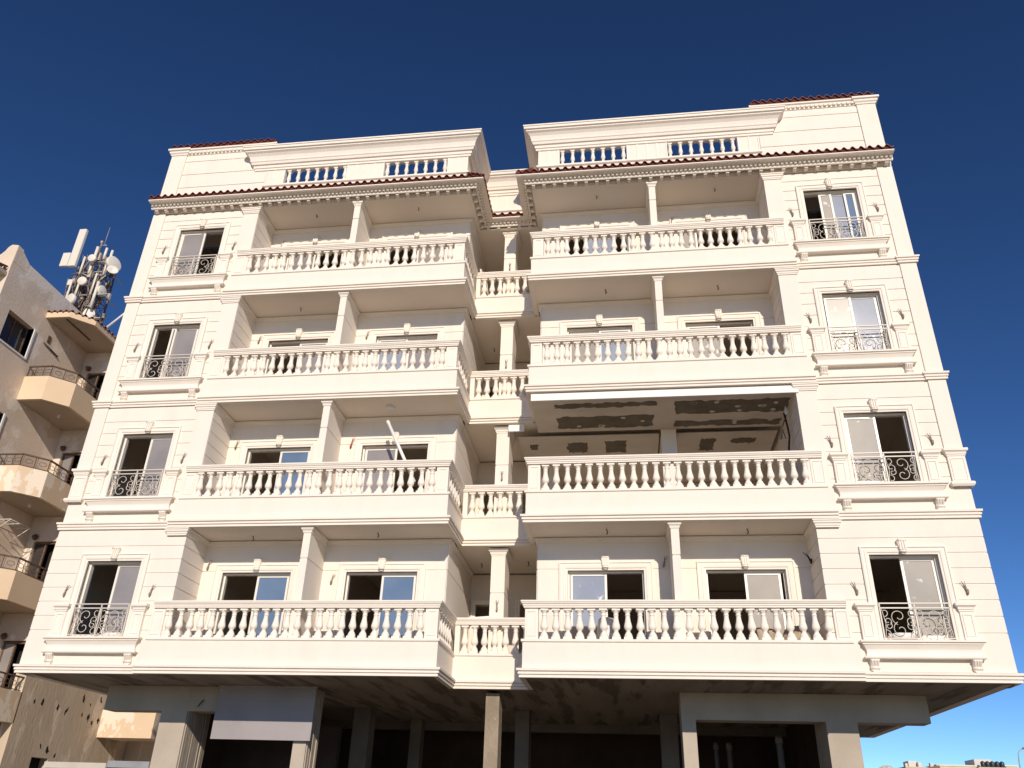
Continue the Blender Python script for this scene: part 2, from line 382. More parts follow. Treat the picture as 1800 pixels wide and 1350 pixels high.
WIN = {(-1, 0): [(0, .62, 'pane_grey', 1)], (-1, 1): [(.0, .60, 'pane_grey', 1)], (-1, 2): [(-.11, .50, 'pane_grey', 1), (-.19, -.06, None, 0)], (-1, 3): [(-.6, .05, 'pane_grey', 0)],
       (1, 0): [(-.03, .585, 'pane_light', 1)], (1, 1): [(-.585, .03, 'pane_light', 0)], (1, 2): [(-.56, .02, 'pane_beige', 0), (-.02, .57, 'pane_sky', 1)], (1, 3): [(-.25, .05, 'pane_beige', 0), (0.0, .40, 'pane_sky', 1), (.33, .58, 'pane_blue', 0)]}

def window(s, k):
    B = BASE[k]; cx = 8.02 * s; L0 = (0, 0, 0)
    w = link('window', shared('window|w', lambda: mk_surround(.62, .715, 2.30), 'trim'), bld, (cx, WY, B))
    inner_walls(w, .62, .74, 2.30, 'trim', 'reveal', L0)
    link('keystone', shared('keystone|w', lambda: mk_key(2.37), 'trim'), w)
    link('sill', shared('sill|w', mk_sill, 'trim'), w)
    for q in (-1, 1):
        link('corbel', shared('corbel|w', mk_corbel, 'trim'), w, (.86 * q, 0, 0))
        link('pedestal', shared('pedestal|w', mk_pedestal, 'trim'), w, (.87 * q, 0, 0))
    link('railing', shared('railing|w', mk_railing, 'iron'), w)
    link('scroll_panel', shared('scroll_panel|a', lambda: mk_scrolls(-1), 'iron'), w, (0, -.043, .752))
    link('scroll_panel', shared('scroll_panel|b', lambda: mk_scrolls(1), 'iron'), w, (0, -.043, .752))
    link('frame', shared('frame|w', lambda: mk_outer_frame(.62, .74, 2.30), 'alu'), w)
    for (x0, x1, pane, row) in WIN[(s, k)]: sash(w, x0, x1, .775, 2.265, .11 + .04 * row, pane, L0)
    return w
DW = .79
DOORS = {(-1, 0, 0): [(-.02, .72, 'pane_blue', 0)], (-1, 0, 1): [(-.02, .74, 'pane_blue', 0)],
         (-1, 1, 0): [(0, .74, 'pane_blue', 0)], (-1, 1, 1): [(-.74, .03, 'pane_grey', 0)],
         (-1, 2, 0): [(0, .74, 'pane_grey', 0)], (-1, 2, 1): [(-.74, 0, 'pane_sky', 0), (.0, .74, 'pane_grey', 1)],
         (-1, 3, 0): [(-.74, 0, 'pane_grey', 0)], (-1, 3, 1): [(0, .74, 'pane_beige', 0)],
         (1, 0, 0): [(-.74, .02, 'pane_sky', 0)], (1, 0, 1): [(-.02, .70, 'pane_light', 0)],
         (1, 2, 0): [(-.02, .74, 'pane_sky', 0), (-.74, 0, 'pane_beige', 1)], (1, 2, 1): [(-.74, .02, 'pane_light', 0)],
         (1, 3, 0): [(-.3, .45, 'pane_sky', 0)], (1, 3, 1): [(-.76, -.3, 'pane_beige', 0)]}
def door(cx, k, spec):
    B = BASE[k]
    w = link('balcony_door', shared('balcony_door|d', lambda: mk_surround(DW, .18, 2.30, .18), 'trim'), bld, (cx, YR, B))
    inner_walls(w, DW, .18, 2.30, 'trim', 'reveal', (0, 0, 0))
    link('keystone', shared('keystone|d', lambda: mk_key(2.38), 'trim'), w)
    link('frame', shared('frame|d', lambda: mk_outer_frame(DW, .18, 2.30), 'alu'), w)
    for (x0, x1, pane, row) in spec: sash(w, x0, x1, .215, 2.265, .11 + .04 * row, pane, (0, 0, 0))

# ---- wall courses
GR = [.85 + .296 * i for i in range(7)]
GAP = .011
def course(x0, x1, z0, z1, B, s, y0=None, y1=None):
    key = 'wall_course|%.3f_%.3f_%.3f_%.3f_%d_%s' % (x0, x1, z0, z1, s, y0)
    a = WY if y0 is None else y0; c = WY + .02 if y1 is None else y1
    def f():
        m = MB(s); m.box(x0, x1, a, c, z0 + GAP, z1 - GAP); return m
    return link('wall_course', shared(key, f, 'stucco'), bld, (0, 0, B))

for k, B in enumerate(BASE):
    H = 3.0 if k < 3 else 2.88
    for s in (-1, 1):
        # backing wall with the window hole
        m = MB(s); y0, y1 = WY + .015, .25; a = .64
        m.box(PX + .004, 8.02 - a, y0, y1, B + .1, B + H); m.box(8.02 + a, W - .004, y0, y1, B + .1, B + H)
        m.box(8.02 - a, 8.02 + a, y0, y1, B + .1, B + .72); m.box(8.02 - a, 8.02 + a, y0, y1, B + 2.32, B + H)
        m.build('wall', 'stucco', bld)
        xi, xo = (PX, W) if k == 0 else (6.93, 9.20)
        if k == 0: zt = [.165] + GR + [2.99]
        else: zt = [.165] + GR + [H - .005]
        for i in range(len(zt) - 1):
            z0, z1 = zt[i], zt[i + 1]
            if i == 0:
                course(xi, 7.30, z0, z1, B, s); course(8.74, xo, z0, z1, B, s); course(7.302, 8.738, z0, .735, B, s)
            elif z1 < 2.40:
                course(xi, 7.30, z0, z1, B, s); course(8.74, xo, z0, z1, B, s)
            else: course(xi, xo, z0, z1, B, s)
        if k > 0:
            p = MB(s); p.box(PX, 6.93, -.002, WY + .02, B + .1, B + H - .15); p.build('pilaster', 'stucco', bld)
            p = MB(s)
            if k == 1: p.box(9.20, W + .02, -.004, WY + .02, B + 1.36, B + H)
            else: p.box(9.20, W + .02, -.004, WY + .02, B + .1, B + H)
            p.build('pilaster', 'stucco', bld)
            if k == 1:
                pd = mk_pedestal(.165, .05, .70, 1.27, True)
                pd.build('pedestal', 'trim', bld, (s * (W - .155), WY, B))
        # capital of the pier under the slab above
        c = MB(s); zc = B + (3.0 if k < 3 else 2.86)
        c.sweep([(0, -.16), (.018, -.16), (.018, -.135), (.03, -.125), (.035, -.09), (.055, -.075), (.06, -.04), (.075, -.03), (.075, 0), (0, 0)] and zoff([(0, -.16), (.018, -.16), (.018, -.135), (.03, -.125), (.035, -.09), (.055, -.075), (.06, -.04), (.075, -.03), (.075, -.002), (0, -.002)], zc), [(PX, .5), (PX, -.004), (6.93, -.004), (6.93, .04)])
        c.build('capital', 'trim', bld)
        # wing cornice at the storey base
        c = MB(s)
        pr = zoff(CORN, B, .8)
        if k < 2: c.sweep(pr, [(6.90, WY), (W, WY), (W, .6)])
        else: c.sweep(pr, [(6.90, WY), (9.19, WY), (9.19, -.004), (W + .02, -.004), (W + .02, .6)])
        c.build('cornice', 'trim', bld)
        window(s, k)
        # side wall of the recess with its grooves
        m = MB(s); m.box(PX + .012, PX + .2, .26, 3.8, B + .1, B + H)
        zt = [.165] + GR + [H - .005]
        for i in range(len(zt) - 1): m.box(PX - .003, PX + .02, WY - .001, YR + .01, B + zt[i] + GAP, B + zt[i + 1] - GAP)
        m.build('recess_wall', 'stucco', bld)
        # inner block: corner and side wall towards the central recess
        if k == 1 and s == 1: m = MB(s); m.box(.972, 1.1, 3.5, YD, B + .1, B + H)
        else: m = MB(s); m.box(.972, 1.2, YR + .012, YD, B + .1, B + H)
        for z0, z1 in ((.165, 2.33), (2.33, H - .005)):
            m.box(.96, .98, YR if not (k == 1 and s == 1) else 3.49, YD, B + z0 + GAP, B + z1 - GAP)
        m.build('inner_wall', 'stucco', bld)
        # back wall of the loggia, with door openings
        if not (k == 1 and s == 1):
            m = MB(s); e = DW + .02
            for ya, yb, zs in ((YR + .015, YR + .24, [(.1, H)]), (YR, YR + .02, [(.165 + GAP, 2.33 - GAP), (2.33 + GAP, H - .005)])):
                for z0, z1 in zs:
                    for x0, x1 in ((.975, 2.40 - e), (2.40 + e, 5.235 - e), (5.235 + e, PX)): m.box(x0, x1, ya, yb, B + z0, B + min(z1, H))
                    if z1 > 2.33:
                        for cx in (2.40, 5.235): m.box(cx - e, cx + e, ya, yb, B + max(z0, 2.32), B + z1)
            m.build('loggia_wall', 'stucco', bld)
            order = ((-5.235, 0), (-2.40, 1)) if s < 0 else ((2.40, 0), (5.235, 1))
            for cx, i in order: door(cx, k, DOORS[(s, k, i)])
            # partition with cap
            m = MB(s)
            for z0, z1 in ((.165, 2.33), (2.33, H - .003)): m.box(3.73, 3.89, WY, YR, B + z0 + GAP, B + z1 - GAP)
            m.box(3.745, 3.875, WY + .015, YR, B + .165, B + H - .003)
            m.build('partition', 'stucco', bld)
            m = MB(s); zz = B + H - .002
            m.sweep(zoff([(-.02, -.13), (.0, -.13), (.015, -.12), (.02, -.09), (.04, -.06), (.055, -.05), (.055, 0), (-.02, 0)], zz), [(3.73, YR), (3.73, WY), (3.89, WY), (3.89, YR)])
            m.build('capital', 'trim', bld)
            # small cove along the loggia ceiling
            m = MB(s); cv = zoff([(0, -.10), (.012, -.10), (.03, -.05), (.06, -.025), (.06, -.003), (0, -.003)], B + H)
            m.sweep(cv, [(.96, YD), (.96, YR), (PX, YR)]); m.sweep(cv, [(PX - .003, YR), (PX - .003, .08)])
            m.build('cove', 'trim', bld)
        # balcony: parapet with its slab, cornice, plinth, rail, piers and balusters
        m = MB(s)
        path = [(PX + .43, YF), (XB, YF), (XB, YC)]
        rp = list(reversed(path))
        m.sweep([(0, .17), (0, .645), (-.12, .645), (-.12, .17)] and zoff([(0, .168), (0, .645), (-.12, .645), (-.12, .168)], B), rp)
        bal = m.build('balcony', 'stucco', bld)
        m = MB(s); m.box(XB + .03, PX + .3, YF + .03, 1.3, B + .012, B + .18); m.build('slab', 'ceiling' if k else 'slab_concrete', bal)
        m = MB(s); m.sweep(zoff(CORN, B), rp); m.build('cornice', 'trim', bal)
        m = MB(s); m.sweep(zoff(PLINTH, B), [(XB, YC), (XB, YF), (PX + .33, YF)]); m.build('plinth', 'trim', bal)
        m = MB(s); m.sweep(zoff(RAIL, B), [(XB + .03, YC), (XB + .03, YF - .0), (PX + .30, YF - .0)]); m.build('rail', 'trim', bal)
        def pier(x0, x1, y0, y1):
            m = MB(s); m.box(x0, x1, y0, y1, B + .70, B + 1.29); t = .012
            zz0, zz1 = B + .76, B + 1.235
            for (a_, b_, c_, d_) in ((x0 + .04, x0 + .055, zz0, zz1), (x1 - .055, x1 - .04, zz0, zz1), (x0 + .055, x1 - .055, zz0, zz0 + .015), (x0 + .055, x1 - .055, zz1 - .015, zz1)):
                m.box(a_, b_, y0 - t, y0 + .002, c_, d_)
            m.build('pier', 'trim', bal)
        pier(XB + .035, XB + .29, YF + .02, YF + .17); pier(PX + .06, PX + .34, YF + .02, YF + .17)
        n = 24
        for i in range(n):
            x = 1.22 + (6.48 - 1.22) * i / (n - 1)
            jb(link('baluster', BAL, bal, (x * s, YF + .09, B + .70)))
        for i in range(6 if s < 0 else 4):
            y = .26 + (1.36 - .26) * i / (5 if s < 0 else 3)
            link('baluster', BAL, bal, ((XB + .10) * s, y, B + .70))
    # central balcony
    m = MB(); m.sweep(zoff([(0, .168), (0, .645), (-.12, .645), (-.12, .168)], B), [(-XB, YC), (XB, YC)])
    bal = m.build('balcony', 'stucco', bld)
    m = MB(); m.box(-XB - .2, XB + .2, YC + .03, YD, B + .014, B + .18); m.build('slab', 'ceiling' if k else 'slab_concrete', bal)
    m = MB(); m.sweep(zoff(CORN, B), [(-XB - .0, YC), (XB + .0, YC)]); m.build('cornice', 'trim', bal)
    m = MB(); m.sweep(zoff(PLINTH, B), [(-XB, YC), (XB, YC)]); m.build('plinth', 'trim', bal)
    m = MB(); m.sweep(zoff(RAIL, B), [(-XB + .0, YC), (XB - .0, YC)]); m.build('rail', 'trim', bal)
    m = MB(); m.box(-XB + .003, -.71, YC + .01, YC + .16, B + .70, B + 1.29); m.build('pier', 'trim', bal)
    for x in (-.61, -.40, -.19, .03, .26, .47, .68): link('baluster', BAL, bal, (x, YC + .09, B + .70))
    # central recess: back wall with doors, column and party wall
    m = MB(); H2 = 2.98 if k < 3 else 2.88
    for x0, x1 in ((-.96, -.86), (-.20, .26), (.84, .96)): m.box(x0, x1, YD, YD + .2, B + .1, B + H2)
    for x0, x1 in ((-.86, -.20), (.26, .84)): m.box(x0, x1, YD, YD + .2, B + 2.25, B + H2)
    m.build('loggia_wall', 'interior', bld)  # darker room plaster in place of stucco, to deepen the recess shade
    for cx in (-.53, .55):
        f = MB(); f.frame([(0, -.02), (.11, -.02), (.11, .03), (.07, .035), (.06, .02), (0, .02)], [(-.29, .18), (-.29, 2.25), (.29, 2.25), (.29, .18)])
        f.build('door_surround', 'trim', bld, (cx, YD, B))
    m = MB()
    for z0, z1 in ((.165, 2.0), (2.0, H2 - .003)): m.box(-.125, .185, 1.66, 2.35, B + z0 + GAP, B + z1 - GAP)
    m.box(-.11, .17, 1.675, 2.34, B + .165, B + H2 - .003)
    m.build('column', 'stucco', bld)
    m = MB(); m.sweep(zoff(CAPP, B + H2 - .152), [(-.125, 2.35), (-.125, 1.66), (.185, 1.66), (.185, 2.35)]); m.build('capital', 'trim', bld)
    # floor slab of the rooms, inner partitions
    m = MB()
    if k > 0:
        m.box(-W + .02, -.98, YR + .2, YE, B + .02, B + .2); m.box(.98, W - .02, YR + .2, YE, B + .02, B + .2)
        m.box(-W + .02, -PX - .01, .2, YR + .2, B + .022, B + .2); m.box(PX + .01, W - .02, .2, YR + .2, B + .022, B + .2)
        m.box(-.98, .98, YD - .02, YE, B + .02, B + .2)
    m.box(-W + .03, W - .03, 5.6, 5.75, B + .2, B + 3.0)
    for x in (-3.81, 3.81):
        if not (k == 1 and x > 0): m.box(x - .06, x + .06, YR + .2, 5.6, B + .2, B + 3.0)
    for x in (-6.62, 6.62, -1.1, 1.1): m.box(x - .06, x + .06, YR + .25 if abs(x) > 3 else YD, 5.6, B + .2, B + 3.0)
    m.build('room_wall', 'interior', bld)
# outer side and back walls
m = MB()
m.box(-W, -W + .2, .25, YE, 4.0, 16.1); m.box(W - .2, W, .25, YE, 4.0, 16.1); m.box(-W + .2, W - .2, YE - .2, YE, 4.0, 16.1)
m.build('wall', 'stucco', bld)
# underside of the first floor
m = MB()
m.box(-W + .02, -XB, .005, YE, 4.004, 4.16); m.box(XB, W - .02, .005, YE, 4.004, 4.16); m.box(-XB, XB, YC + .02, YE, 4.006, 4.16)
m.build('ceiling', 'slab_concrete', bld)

# ---- unfinished loggia on the second balcony level, right half
B = 7.0; zc = 9.83
m = MB(); m.box(XB + .05, PX - .004, .02, 1.70, zc, zc + .02); cl = m.build('false_ceiling', 'plaster_old', bld)
m = MB(); m.box(XB + .06, PX + .05, -.03, .016, 9.80, 9.965); m.build('edge_strip', 'white', bld)
m = MB(); m.box(.18, .55, YC - .01, YC + .03, 9.79, 9.955); m.build('edge_strip', 'white', bld)
def ragged(x0, x1, y0, y1, z, seed, n=26, amp=.05):
    r = random.Random(seed); P = []
    def j(a): return (r.random() - .5) * 2 * a
    for i in range(n): t = i / n; P.append((x0 + (x1 - x0) * t, y0 + j(amp) + .5 * amp * math.sin(t * 17 + seed)))
    for i in range(5): t = i / 5; P.append((x1 + j(amp * 1.2), y0 + (y1 - y0) * t))
    for i in range(n): t = i / n; P.append((x1 + (x0 - x1) * t, y1 + j(amp) + .5 * amp * math.sin(t * 13 + seed * 2)))
    for i in range(5): t = i / 5; P.append((x0 + j(amp * 1.2), y1 + (y0 - y1) * t))
    m = MB(); m.prism(P, z - .004, z); return m
for (x0, x1, y0, y1, sd) in ((1.38, 3.64, .24, .45, 1), (1.36, 3.58, .90, 1.50, 2), (4.02, 6.44, .28, .90, 3), (4.05, 6.42, 1.29, 1.56, 4)):
    ragged(x0, x1, y0, y1, zc - .001, sd, amp=.035).build('bare_board_patch', 'patch', cl)
r = random.Random(5)
m = MB()
for i in range(26):
    x = r.choice([1.9, 2.4, 2.9, 3.3, 4.4, 4.9, 5.4, 5.9, 6.2]) + r.uniform(-.05, .05); y = r.choice([.35, 1.05, 1.2, 1.35, .45, .6, .78, 1.42]) + r.uniform(-.04, .04)
    a = [(x + .06 * math.cos(t * .9) * r.uniform(.7, 1.3), y + .05 * math.sin(t * .9) * r.uniform(.7, 1.3)) for t in range(7)]
    m.prism(a, zc - .010, zc - .006)
m.build('filler_dab', 'plaster_old', cl)
m = MB(); m.box(3.75, 4.10, 1.705, 4.4, 9.72, 9.98); m.build('beam', 'plaster_old', bld)
m = MB(); m.box(3.75, 4.10, 1.702, 2.05, 7.17, 9.84); m.build('column', 'ceiling', bld)
for x0, x1, ps in ((.36, 3.72, ((.62, .8, 2.3, 2.6), (1.52, 2.0, 2.25, 2.83), (2.42, 2.95, 2.2, 2.88))), (4.13, 6.42, ((4.72, 5.05, 2.2, 2.88), (5.43, 5.98, 2.22, 2.5)))):
    m = MB(); m.box(x0, x1, 1.87, 4.4, 9.79, 9.81); c2 = m.build('false_ceiling', 'plaster_old', bld)
    for i, q in enumerate(ps): ragged(*q, 9.789, 11 + i, 8, .03).build('bare_board_patch', 'patch', c2)
m = MB(); m.tube([(6.40, .85, 9.75), (6.43, .86, 9.5), (6.45, .86, 9.2), (6.40, .86, 8.9), (6.42, .88, 8.4)], .022, 6); m.tube([(6.38, .8, 9.55), (6.30, .8, 9.35), (6.36, .8, 9.1)], .009, 5); m.build('cable', 'cable_dark', bld)
m = MB(); m.lathe([(.03, 0), (.045, .05), (.03, .12), (.012, .2)], 8, (6.40, .62, 9.60)); m.build('cable_end', 'white', bld)

# ---- cable stubs beside the windows and small ceiling fittings
def stub(x, y, z, mat='cable', L=.22, lean=.04, name='cable_stub'):
    m = MB(); m.tube([(0, 0, .0), (lean * .4, -.03, L * .5), (lean - .02, -.035, L)], [.02, .012, .006], 6)
    m.tube([(0.005, -.005, .02), (lean * .3, -.035, L * .5), (lean + .035, -.04, L * .97)], [.016, .010, .006], 6)
    m.tube([(-.005, 0, -.02), (.0, -.03, .02), (.01, -.03, .07)], [.019, .022, .013], 7)
    return m.build(name, mat, bld, (x, y, z))
for k, B in enumerate(BASE):
    for s in (-1, 1):
        stub(8.02 * s - .95, WY - .01, B + 1.56, lean=.06 * -s); stub(8.02 * s + .99, WY - .01, B + 1.56, lean=.06 * -s)
    stub(.04, 1.655, B + 1.62, L=.22, lean=.0)
for x, z in ((-6.40, 6.38), (3.60, 6.38), (-3.5, 6.05), (-6.33, 9.3), (-6.3, 12.25), (-3.44, 12.25), (-6.2, 15.3), (4.3, 15.32), (6.3, 9.2)): stub(x, YR - .01, z, 'cable', .2, .05)
stub(-3.47, YR - .01, 9.25, 'cable_red', .24, .06); stub(6.48, .7, 6.35, 'cable_dark', .2, -.12)
for z, l in ((7.0, ((-5.30, .62), (-2.43, .49), (-.57, 2.88), (.56, 2.76), (2.45, .45), (5.28, .53))), (13.0, ((-5.15, .59), (-.53, 3.0), (2.57, .48), (5.22, .54))), (15.9, ((-5.10, .43), (-2.29, .41), (2.41, .40), (5.38, .40)))):
    for x, y in l:
        m = MB(); m.tube([(0, 0, .03), (.01, 0, -.02), (.03, .02, -.06), (.0, .02, -.09)], .011, 6); m.build('ceiling_wire', 'cable_dark', bld, (x, y, z))
m = MB(); m.lathe([(.05, -.05), (.10, -.035), (.11, .0), (.11, .02)], 16); m.build('ceiling_lamp', 'pvc', bld, (-2.45, .45, 10.0))

# ---- eave, roof tiles, dentils
epath = [(-W - .02, WY), (-XB, WY), (-XB, YC + .12), (XB, YC + .12), (XB, WY), (W + .02, WY)]
m = MB()
m.sweep([(-.25, 15.90), (.02, 15.90), (.035, 15.94), (.05, 15.965), (.05, 16.04), (.38, 16.05), (.385, 16.06), (.40, 16.062), (.40, 16.09), (.36, 16.095), (0, 16.16), (-.25, 16.16)], epath)
eave = m.build('eave', 'trim', bld)
m = MB(); m.box(-W + .1, -.9, -.0, YR + .5, 15.892, 15.93); m.box(.9, W - .1, -.0, YR + .5, 15.892, 15.93); m.box(-.92, .92, YC, YD, 15.894, 15.93)
m.build('ceiling', 'ceiling', bld)
m = MB(); m.box(-W + .05, W - .05, 1.72, YE, 16.0, 16.19); m.build('roof_slab', 'slab_concrete', bld)
def along(path, step, off, inset=.0):
    """points along an offset of the eave line: x, y, angle"""
    out = []
    for i in range(len(path) - 1):
        (x0, y0), (x1, y1) = path[i], path[i + 1]; l = math.hypot(x1 - x0, y1 - y0); dx, dy = (x1 - x0) / l, (y1 - y0) / l
        nx, ny = dy, -dx
        a0 = 0.0; a1 = l
        # trim by corner type
        def turn(j):
            if j <= 0 or j >= len(path) - 1: return 0
            ax, ay = path[j][0] - path[j - 1][0], path[j][1] - path[j - 1][1]; bx, by = path[j + 1][0] - path[j][0], path[j + 1][1] - path[j][1]
            return 1 if ax * by - ay * bx > 0 else -1
        t0, t1 = turn(i), turn(i + 1)
        a0 = -off * t0; a1 = l + off * t1
        n = max(1, int(round((a1 - a0) / step))); st = (a1 - a0) / n
        for q in range(n):
            t = a0 + st * (q + .5); out.append((x0 + dx * t + nx * off, y0 + dy * t + ny * off, math.atan2(dy, dx)))
    return out
def mk_tile(depth=.42, rise=.11, wd=.205, drop=.0):
    """S profile clay tile, front edge at y=0, rising backwards"""
    m = MB(); n = 12; th = .014; P = []
    for i in range(n + 1):
        t = i / n; x = -wd / 2 + wd * t; P.append((x, .047 * math.sin(2 * math.pi * t)))
    vs = []
    for y, zr in ((-.03, -.004), (depth, rise)):
        vs += [(x, y, z + zr + .034) for x, z in P] + [(x, y, z + zr + .034 - th) for x, z in P]
    q = n + 1; fs = []
    for i in range(n):
        fs.append((i, i + 1, 2 * q + i + 1, 2 * q + i)); fs.append((q + i + 1, q + i, 3 * q + i, 3 * q + i + 1))
        fs.append((q + i, q + i + 1, i + 1, i)); fs.append((2 * q + i, 2 * q + i + 1, 3 * q + i + 1, 3 * q + i))
    m.add(vs, fs, False); return m
TILE = mk_tile().mesh('roof_tile', 'tile')
bd = MB(); bd.sweep([(.2, 16.09), (.37, 16.09), (.365, 16.215), (.34, 16.235), (.2, 16.30)], epath); bd.build('tile_bed', 'tile_mortar', eave)
for x, y, a in along(epath, .20, .385): link('roof_tile', TILE, eave, (x, y, 16.165 + random.uniform(-.004, .004)), a + random.uniform(-.02, .02))
m = MB()
for x, y, a in along(epath, .105, .235):
    c, s_ = math.cos(a), math.sin(a)
    def P(u, v, z): return (x + u * c - v * s_, y + u * s_ + v * c, z)
    u = .028; m.add([P(-u, -.03, 15.985), P(u, -.03, 15.985), P(u, .04, 15.985), P(-u, .04, 15.985), P(-u, -.03, 16.046), P(u, -.03, 16.046), P(u, .04, 16.046), P(-u, .04, 16.046)],
                    [(0, 3, 2, 1), (0, 1, 5, 4), (1, 2, 6, 5), (2, 3, 7, 6), (3, 0, 4, 7)])
dn = m.build('dentil_row', 'trim', eave); dn['kind'] = 'stuff'
m = MB()
m.sweep([(.05, 15.99), (.275, 15.99), (.275, 15.965), (.20, 15.95), (.05, 15.95)] and [(.17, 16.045), (.205, 16.045), (.205, 15.95), (.19, 15.93), (.17, 15.93)], epath)
m.build('bed_moulding', 'trim', eave)
m = MB()
for x, y, a in along(epath, .265, .11):
    c, s_ = math.cos(a), math.sin(a)
    def P(u, v, z): return (x + u * c - v * s_, y + u * s_ + v * c, z)
    u = .04; m.add([P(-u, -.05, 15.90), P(u, -.05, 15.90), P(u, .05, 15.875), P(-u, .05, 15.875), P(-u, -.05, 15.965), P(u, -.05, 15.965), P(u, .05, 15.965), P(-u, .05, 15.965)],
                    [(0, 3, 2, 1), (0, 1, 5, 4), (1, 2, 6, 5), (2, 3, 7, 6), (3, 0, 4, 7)])
dn = m.build('bracket_row', 'trim', eave); dn['kind'] = 'stuff'

# ---- roof parapet
CROWN = [(-.08, 17.20), (.0, 17.20), (.03, 17.215), (.03, 17.27), (.055, 17.285), (.06, 17.36), (.10, 17.375), (.115, 17.42), (.12, 17.44), (.14, 17.46), (.15, 17.52), (.175, 17.60), (.225, 17.665), (.275, 17.70), (.28, 17.73), (.32, 17.745), (.325, 17.81), (.345, 17.82), (.345, 17.86), (-.08, 17.88)]
for s in (-1, 1):
    m = MB(s)
    m.box(6.50, W - .02, WY + .018, .25, 16.1, 18.15)
    zt = [16.2, 16.81, 17.285, 17.765, 18.12]
    for i in range(4): m.box(6.53, 9.08, WY, WY + .02, zt[i] + GAP, zt[i + 1] - GAP)
    m.box(9.08, W, -.005, .3, 16.1, 18.12)
    m.box(W - .2, W, .3, 4.0, 16.1, 18.12)
    par = m.build('roof_parapet', 'stucco', bld)
    m = MB(s); m.sweep([(0, 18.0), (.02, 18.0), (.03, 18.04), (.06, 18.07), (.06, 18.12), (.10, 18.14), (.10, 18.20), (-.2, 18.22), (-.2, 18.0)], [(6.42, WY), (9.07, WY), (9.07, -.005), (W, -.005), (W, 3.0)])
    m.build('coping', 'trim', par)
    m = MB(s)
    for i in range(22): x = 6.6 + i * .112; m.box(x, x + .06, WY - .075, WY - .01, 18.03, 18.10)
    q = m.build('dentil_row', 'trim', par); q['kind'] = 'stuff'
    for i in range(15):
        x = 6.52 + .2 * (i + .5); link('roof_tile', TILE, par, (x * s, -.09, 18.245), random.uniform(-.02, .02))
    m = MB(s); m.box(6.45, W - .02, -.075, .2, 18.19, 18.295); m.build('tile_bed', 'tile_mortar', par)
    # balustraded middle part
    m = MB(s)
    m.box(.96, 6.56, WY, .16, 16.1, 16.66)
    for x0, x1 in ((.94, 1.495), (3.23, 4.27), (6.03, 6.58)): m.box(x0, x1, WY, .16, 16.66, 17.22)
    m.box(.90, 6.62, WY + .004, .16, 17.215, 17.24)
    m.box(.94, 1.10, .16, 1.66, 16.1, 17.30)
    bp_ = m.build('roof_parapet', 'stucco', bld)
    for x in (.955, 1.20, 1.465, 3.25, 3.50, 3.745, 4.0, 4.25, 6.05, 6.31, 6.55):
        m = MB(s); m.box(x - .018, x + .018, WY - .014, WY + .002, 16.69, 17.20); m.build('panel_rib', 'trim', bp_)
    m = MB(s); m.sweep([(-.13, 16.62), (.015, 16.62), (.045, 16.64), (.045, 16.69), (-.13, 16.69)], [(.94, 1.64), (.94, WY), (6.60, WY)]); m.build('plinth', 'trim', bp_)
    m = MB(s); m.sweep(CROWN, [(.90, 1.70), (.90, WY), (6.90, WY), (6.90, .28)]); m.build('crown_moulding', 'trim', bp_)
    for xs in ((1.57, 3.15), (4.34, 5.92)):
        for i in range(7): link('baluster', ROOFBAL, bp_, ((xs[0] + (xs[1] - xs[0]) * i / 6) * s, .095, 16.69))
m = MB(); yc = 1.66
m.box(-.96, .96, yc, yc + .15, 16.1, 17.24); cp = m.build('roof_parapet', 'stucco', bld)
m = MB(); m.sweep(CROWN, [(-.92, yc), (.92, yc)]); m.build('crown_moulding', 'trim', cp)
m = MB(); m.sweep([(-.05, 16.62), (.015, 16.62), (.045, 16.64), (.045, 16.69), (-.05, 16.69)], [(-.9, yc), (.9, yc)]); m.build('plinth', 'trim', cp)
for x in (-.70, -.42, -.13, .15, .44, .72):
    m = MB(); m.box(x - .018, x + .018, yc - .014, yc + .002, 16.69, 17.20); m.build('panel_rib', 'trim', cp)

# ---- ground floor: columns, beams, black depth
def column(x0, x1, y0, y1, mat='concrete', z1=4.0, ribs=False):
    m = MB(); m.box(x0, x1, y0, y1, -.05, z1)
    if ribs:
        r = random.Random(int(x0 * 100)); y = y0 + .05
        while y < y1 - .08:
            w_ = r.uniform(.03, .11); d_ = r.uniform(.006, .03); m.box(x1 - .01, x1 + d_, y, y + w_, -.05, z1); y += w_ + r.uniform(.006, .03)
    return m.build('column', mat, bld)
column(-7.10, -6.52, 1.60, 2.70, ribs=True); column(6.52, 7.10, 1.60, 2.70)
column(-4.08, -3.80, 1.60, 2.30, ribs=True); column(3.80, 4.07, 1.60, 2.30)
column(-.125, .155, 1.70, 2.15, 'rough_concrete', 3.95)
column(-3.95, -3.53, 5.0, 5.5, 'concrete_shaded'); column(.07, .40, 5.0, 5.5, 'concrete_shaded'); column(3.5, 3.9, 5.2, 5.6, 'concrete_shaded'); column(-3.05, -2.75, 7.2, 7.6, 'concrete_shaded')
for s in (-1, 1):
    m = MB(s); m.box(3.79, 8.44, 1.606, 2.05, 3.50, 4.0); m.build('beam', 'concrete', bld)
m = MB(); m.box(-7.0, 7.0, 7.8, 8.1, 3.80, 4.0); m.build('beam', 'concrete_shaded', bld)
m = MB(); m.box(-7.0, 7.0, YE - .3, YE - .05, 0, 4.0); m.box(-7.0, -6.8, 2.71, YE - .3, 0, 4.0); m.box(6.8, 7.0, 2.71, YE - .3, 0, 4.0); m.box(-6.8, -4.0, 4.2, 4.4, 0, 3.5); m.build('block_wall', 'raw_dark', bld)
